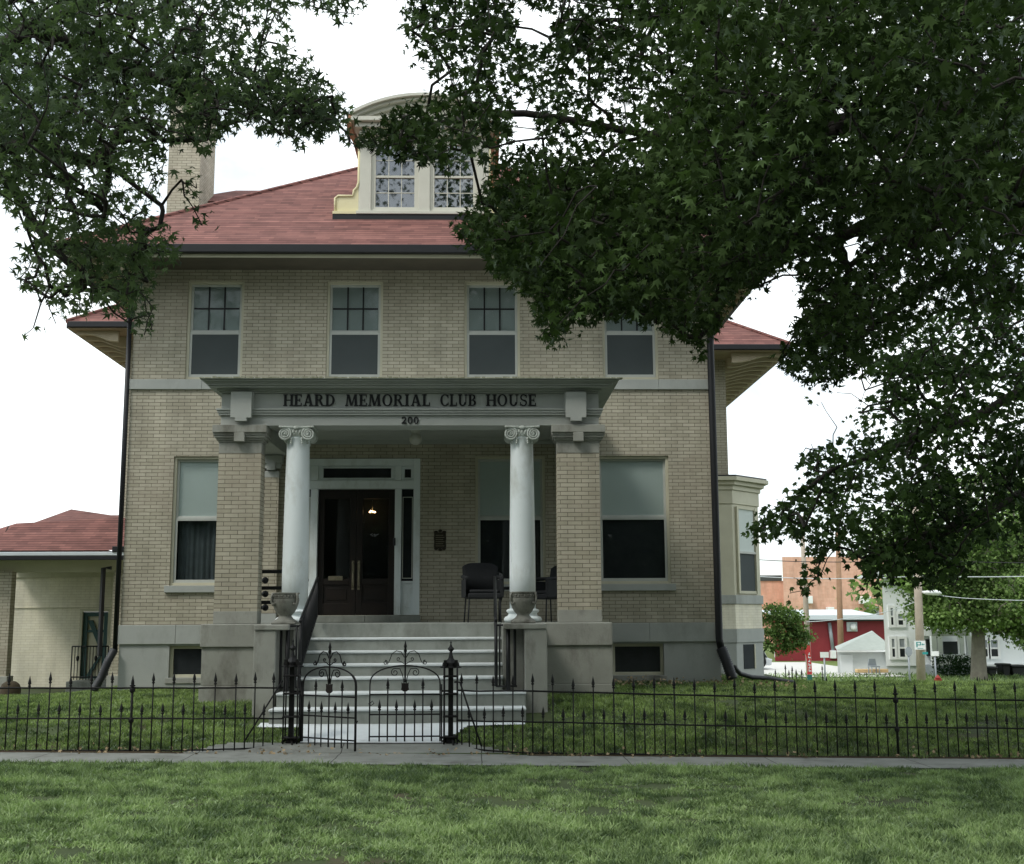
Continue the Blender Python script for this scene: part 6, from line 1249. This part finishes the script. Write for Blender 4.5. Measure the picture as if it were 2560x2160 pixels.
# --- far trees and bushes
def blob(centres, n, size, kind='maple'):
    C = []
    for (px, py, Y, rx, rz_, w_) in centres:
        x, z = at(px, py, Y); k = int(n*w_); u = rng.normal(0, 1, (k, 3)); u /= np.linalg.norm(u, axis=1)[:, None]; rr_ = rng.uniform(.45, 1, k)[:, None]**.5; C.append(np.array([x, Y, z])+u*rr_*np.array([rx, rx, rz_]))
    return np.concatenate(C)
Dt = 41.5; xt, zt_ = at(2447, 1696, Dt)
CT = blob([(2440, 1395, Dt, 1.7, 1.3, 1), (2320, 1420, Dt, 1.3, 1.1, 1), (2560, 1420, Dt, 1.8, 1.5, 1), (2380, 1520, Dt, 1.3, .75, .7), (2345, 1530, Dt, .7, .5, .5), (2490, 1530, Dt, 1.2, .7, .6), (2610, 1560, Dt, 1.3, .9, .7), (2450, 1290, Dt, 3, 1.6, 1.3), (2250, 1350, Dt+1, 1.2, 1., .6), (2650, 1300, Dt, 2.5, 2, 1), (2360, 1450, Dt, 1.3, 1, .9), (2520, 1490, Dt-1, 1.2, .9, .8)], 330, .2)
top = (xt+.1, Dt, zt_+2.0)
tree('shade_tree', 'large leafy tree with thick grey trunk in front of the far white house', (xt, Dt, FG), [[top, (xt-.6, Dt, zt_+3.4), (xt-2, Dt, zt_+4.6)], [top, (xt+.7, Dt, zt_+3.6), (xt+2, Dt, zt_+5)], [top, (xt+.1, Dt, zt_+4), (xt, Dt, zt_+6)]], CT, 17, .24, .095, 'maple', 'leafD', 'background trees across the street', .24, 'bark_lt', k=.008)
Dt = 33; CT = blob([(1940, 1535, Dt, .45, .28, .8), (1972, 1540, Dt, .35, .22, .8), (1915, 1560, Dt, .4, .35, .6), (1955, 1575, Dt, .5, .22, .7), (1990, 1575, Dt, .3, .16, .5), (2006, 1597, Dt, .22, .16, .5), (1980, 1608, Dt, .3, .12, .5), (1935, 1605, Dt, .4, .2, .5), (1955, 1625, Dt, .25, .1, .2)], 85, .2); xt = ax(1902, 1650, Dt)
tree('small_tree', 'small spreading green tree beside the bay, in front of the red building', (xt, Dt, gz(xt, Dt)), [[(xt, Dt, az(1640, Dt, 1905)), (ax(1930, 1600, Dt), Dt, az(1600, Dt, 1930)), (ax(1955, 1565, Dt), Dt, az(1565, Dt, 1955))]], CT, 11, .10, .06, 'maple', 'leafD', 'background trees across the street', .045, 'bark', k=.003)
for lab, c0 in (('dark clipped bush left of the far porch railing', (2372, 1660)), ('dark clipped bush right of the far porch railing, beside the trunk', (2410, 1665))):
    D = 44; x_, z_ = at(*c0, D); C = blob([(c0[0], c0[1], D, .50, .42, 1)], 70, .1); V, F, R_ = leaves(C, 12, .09, .06, 'maple'); o = npmesh('bush', V, F, 'leafE', rnd=R_); tag(o, lab, 'bush', 'bushes by the far porch')
x_ = ax(2700, 1500, 70); CT = blob([(2500, 1450, 75, 7, 3.5, 1), (2300, 1480, 78, 4, 2.5, .8), (2700, 1400, 72, 6, 5, 1)], 110, .3); tree('shade_tree', 'distant tree mass behind the far white house', (ax(2560, 1600, 75), 75, FG), [[(ax(2560, 1600, 75), 75, FG+2), (ax(2560, 1600, 75), 75, FG+6)]], CT, 10, .8, .45, 'maple', 'leafD', 'background trees across the street', .4, 'bark_lt', k=.012)
# unseen belt of trees, added for shade, on the other side of the road, behind the viewpoint: it shades the front and shows in the panes
n = 4600; C = np.stack([rng.uniform(-26, 46, n), rng.uniform(-26, -16, n), rng.uniform(.5, 20, n)], 1); CL_ = np.stack([rng.uniform(-19, -13, 330), rng.uniform(2, 14, 330), rng.uniform(.4, 7.5, 330)], 1); C = C[C[:, 2] < 17+2.5*np.sin(C[:, 0]*.5)+np.minimum(0, (C[:, 0]+10)*.7)]  # second, smaller run left of the lot, added to darken the porch
V, F, R_ = leaves(np.concatenate([C, CL_]), 13, 1.0, .62, 'maple'); o = npmesh('shading_tree_belt', V, F, 'leafC', rnd=R_); o['kind'] = 'stuff'; tag(o, 'unseen belt of trees added across the road and at left to shade the front, reflected in the panes', 'trees')
# ------------------------------------------------------------------ grass
def grass(name, label, x0, x1, y0, y1, dens, h, wd, mask=None, clover=.25, bare=.30, soilm=None):
    n = int((x1-x0)*(y1-y0)*dens); x = rng.uniform(x0, x1, n); y = rng.uniform(y0, y1, n)
    nz = .35*vnoise(x+50, y+50, .9, 1)+.35*vnoise(x+50, y+50, 3.1, 2)+.3*vnoise(x+50, y+50, 9, 3)
    k = nz > bare+rng.uniform(-.09, .09, n)
    if mask is not None: k &= mask(x, y)
    x, y, nz = x[k], y[k], nz[k]; n = len(x); z = ground_z(x, y)
    hh = h*rng.uniform(.5, 1.25, n)*(.25+1.55*nz); az_ = rng.uniform(0, 2*math.pi, n); w_ = wd*rng.uniform(.7, 1.4, n); lean = rng.normal(0, .55, (n, 2))*hh[:, None]
    cl = rng.uniform(0, 1, n) < clover*(.3+1.4*vnoise(x+9, y+9, 1.7, 8)); hh = np.where(cl, hh*.55, hh); w_ = np.where(cl, w_*2.0, w_)
    dx_, dy_ = np.cos(az_)*w_, np.sin(az_)*w_; B = np.stack([x, y, z-.004], 1)
    a = B+np.stack([dx_, dy_, 0*x], 1)*np.where(cl, .2, 1.)[:, None]; b = B-np.stack([dx_, dy_, 0*x], 1)*np.where(cl, .2, 1.)[:, None]
    mid = B+np.stack([lean[:, 0]*.4, lean[:, 1]*.4, hh*.6], 1); m1 = mid+np.stack([dx_, dy_, 0*x], 1)*.8; m2 = mid-np.stack([dx_, dy_, 0*x], 1)*.8; tip = B+np.stack([lean[:, 0], lean[:, 1], hh], 1)
    V = np.stack([a, b, m1, m2, tip], 1).reshape(-1, 3); o = np.arange(n)*5; F = np.concatenate([np.stack([o, o+1, o+3], 1), np.stack([o, o+3, o+2], 1), np.stack([o+2, o+3, o+4], 1)])
    R_ = np.clip(.4*(vnoise(x*.7+5, y+5, 1.3, 4)-.5)+1.0*(vnoise(x*.8+20, y+30, 6, 6)-.5)+.8*(vnoise(x+20, y+30, 13, 7)-.5)+.4*rng.uniform(0, 1, n)+.28+.12*cl, 0, 1); ob = npmesh(name, V, F, 'grass_lawn' if name == 'lawn_grass' else 'grass', rnd=np.tile(R_, 3)); ob['kind'] = 'stuff'; tag(ob, label, 'grass'); return ob
grass('verge_grass', 'rough mown grass of the verge between road and sidewalk', -5.6, 6.4, 6.9, YS0-.01, 5200, .050, .0040, bare=.345, clover=.45)
def yardmask(x, y):
    k = ~apron_mask(x, y) & ~walk_mask(x, y)
    k &= ~((y > 14.5) & (x > -2.8) & (x < .85)); k &= ~((y > YP-.15) & (x > PX0-.16) & (x < PX1+.15)); k &= ~((y > YF-.06) & (x > XL-.05) & (x < XR+.05))
    k &= ~((y > 19.2) & (x > 1.6) & (x < 3.9) & (rng.uniform(0, 1, len(x)) < .75)); k &= (y > YS1+.05+.05*np.sin(x*5)); return k
grass('lawn_grass', 'short patchy grass and clover of the fenced front lawn', -8.5, 10.5, YS1, 22.5, 2300, .050, .0048, yardmask, .35, .31)
grass('far_grass', 'sunlit grass across the side street', 8, 30, 37.3, 46, 55, .14, .02, None, 0, .1)
# fallen leaves and bits of litter on the bare soil
n = 260; C = np.stack([rng.uniform(1.7, 5.0, n), rng.uniform(18.6, 19.9, n), np.zeros(n)], 1); C2_ = np.stack([rng.uniform(-6, 7, 200), rng.normal(YS1+.03, .05, 200), np.zeros(200)], 1); C = np.concatenate([C, C2_]); C[:, 2] = ground_z(C[:, 0], C[:, 1])+.02
V, F, R_ = leaves(C, 2, .06, .035, 'maple'); V[:, 2] = np.maximum(V[:, 2], ground_z(V[:, 0], V[:, 1])+.012); o = npmesh('leaf_litter', V, F, 'deadleaf', rnd=R_); o['kind'] = 'stuff'; tag(o, 'dry fallen leaves along the sidewalk edge and the foundation', 'leaves')
m = MB(); m.tube([(x, YS1+.035+.012*math.sin(x*3), gz(x, YS1)+.0) for x in np.arange(-8, -3.0, .2)], .03, 5, smooth=False); m.tube([(x, YS1+.035+.012*math.sin(x*3), gz(x, YS1)+.0) for x in np.arange(.5, 10, .2)], .03, 5, smooth=False); o = m.build('soil_edge', 'soil'); o['kind'] = 'structure'
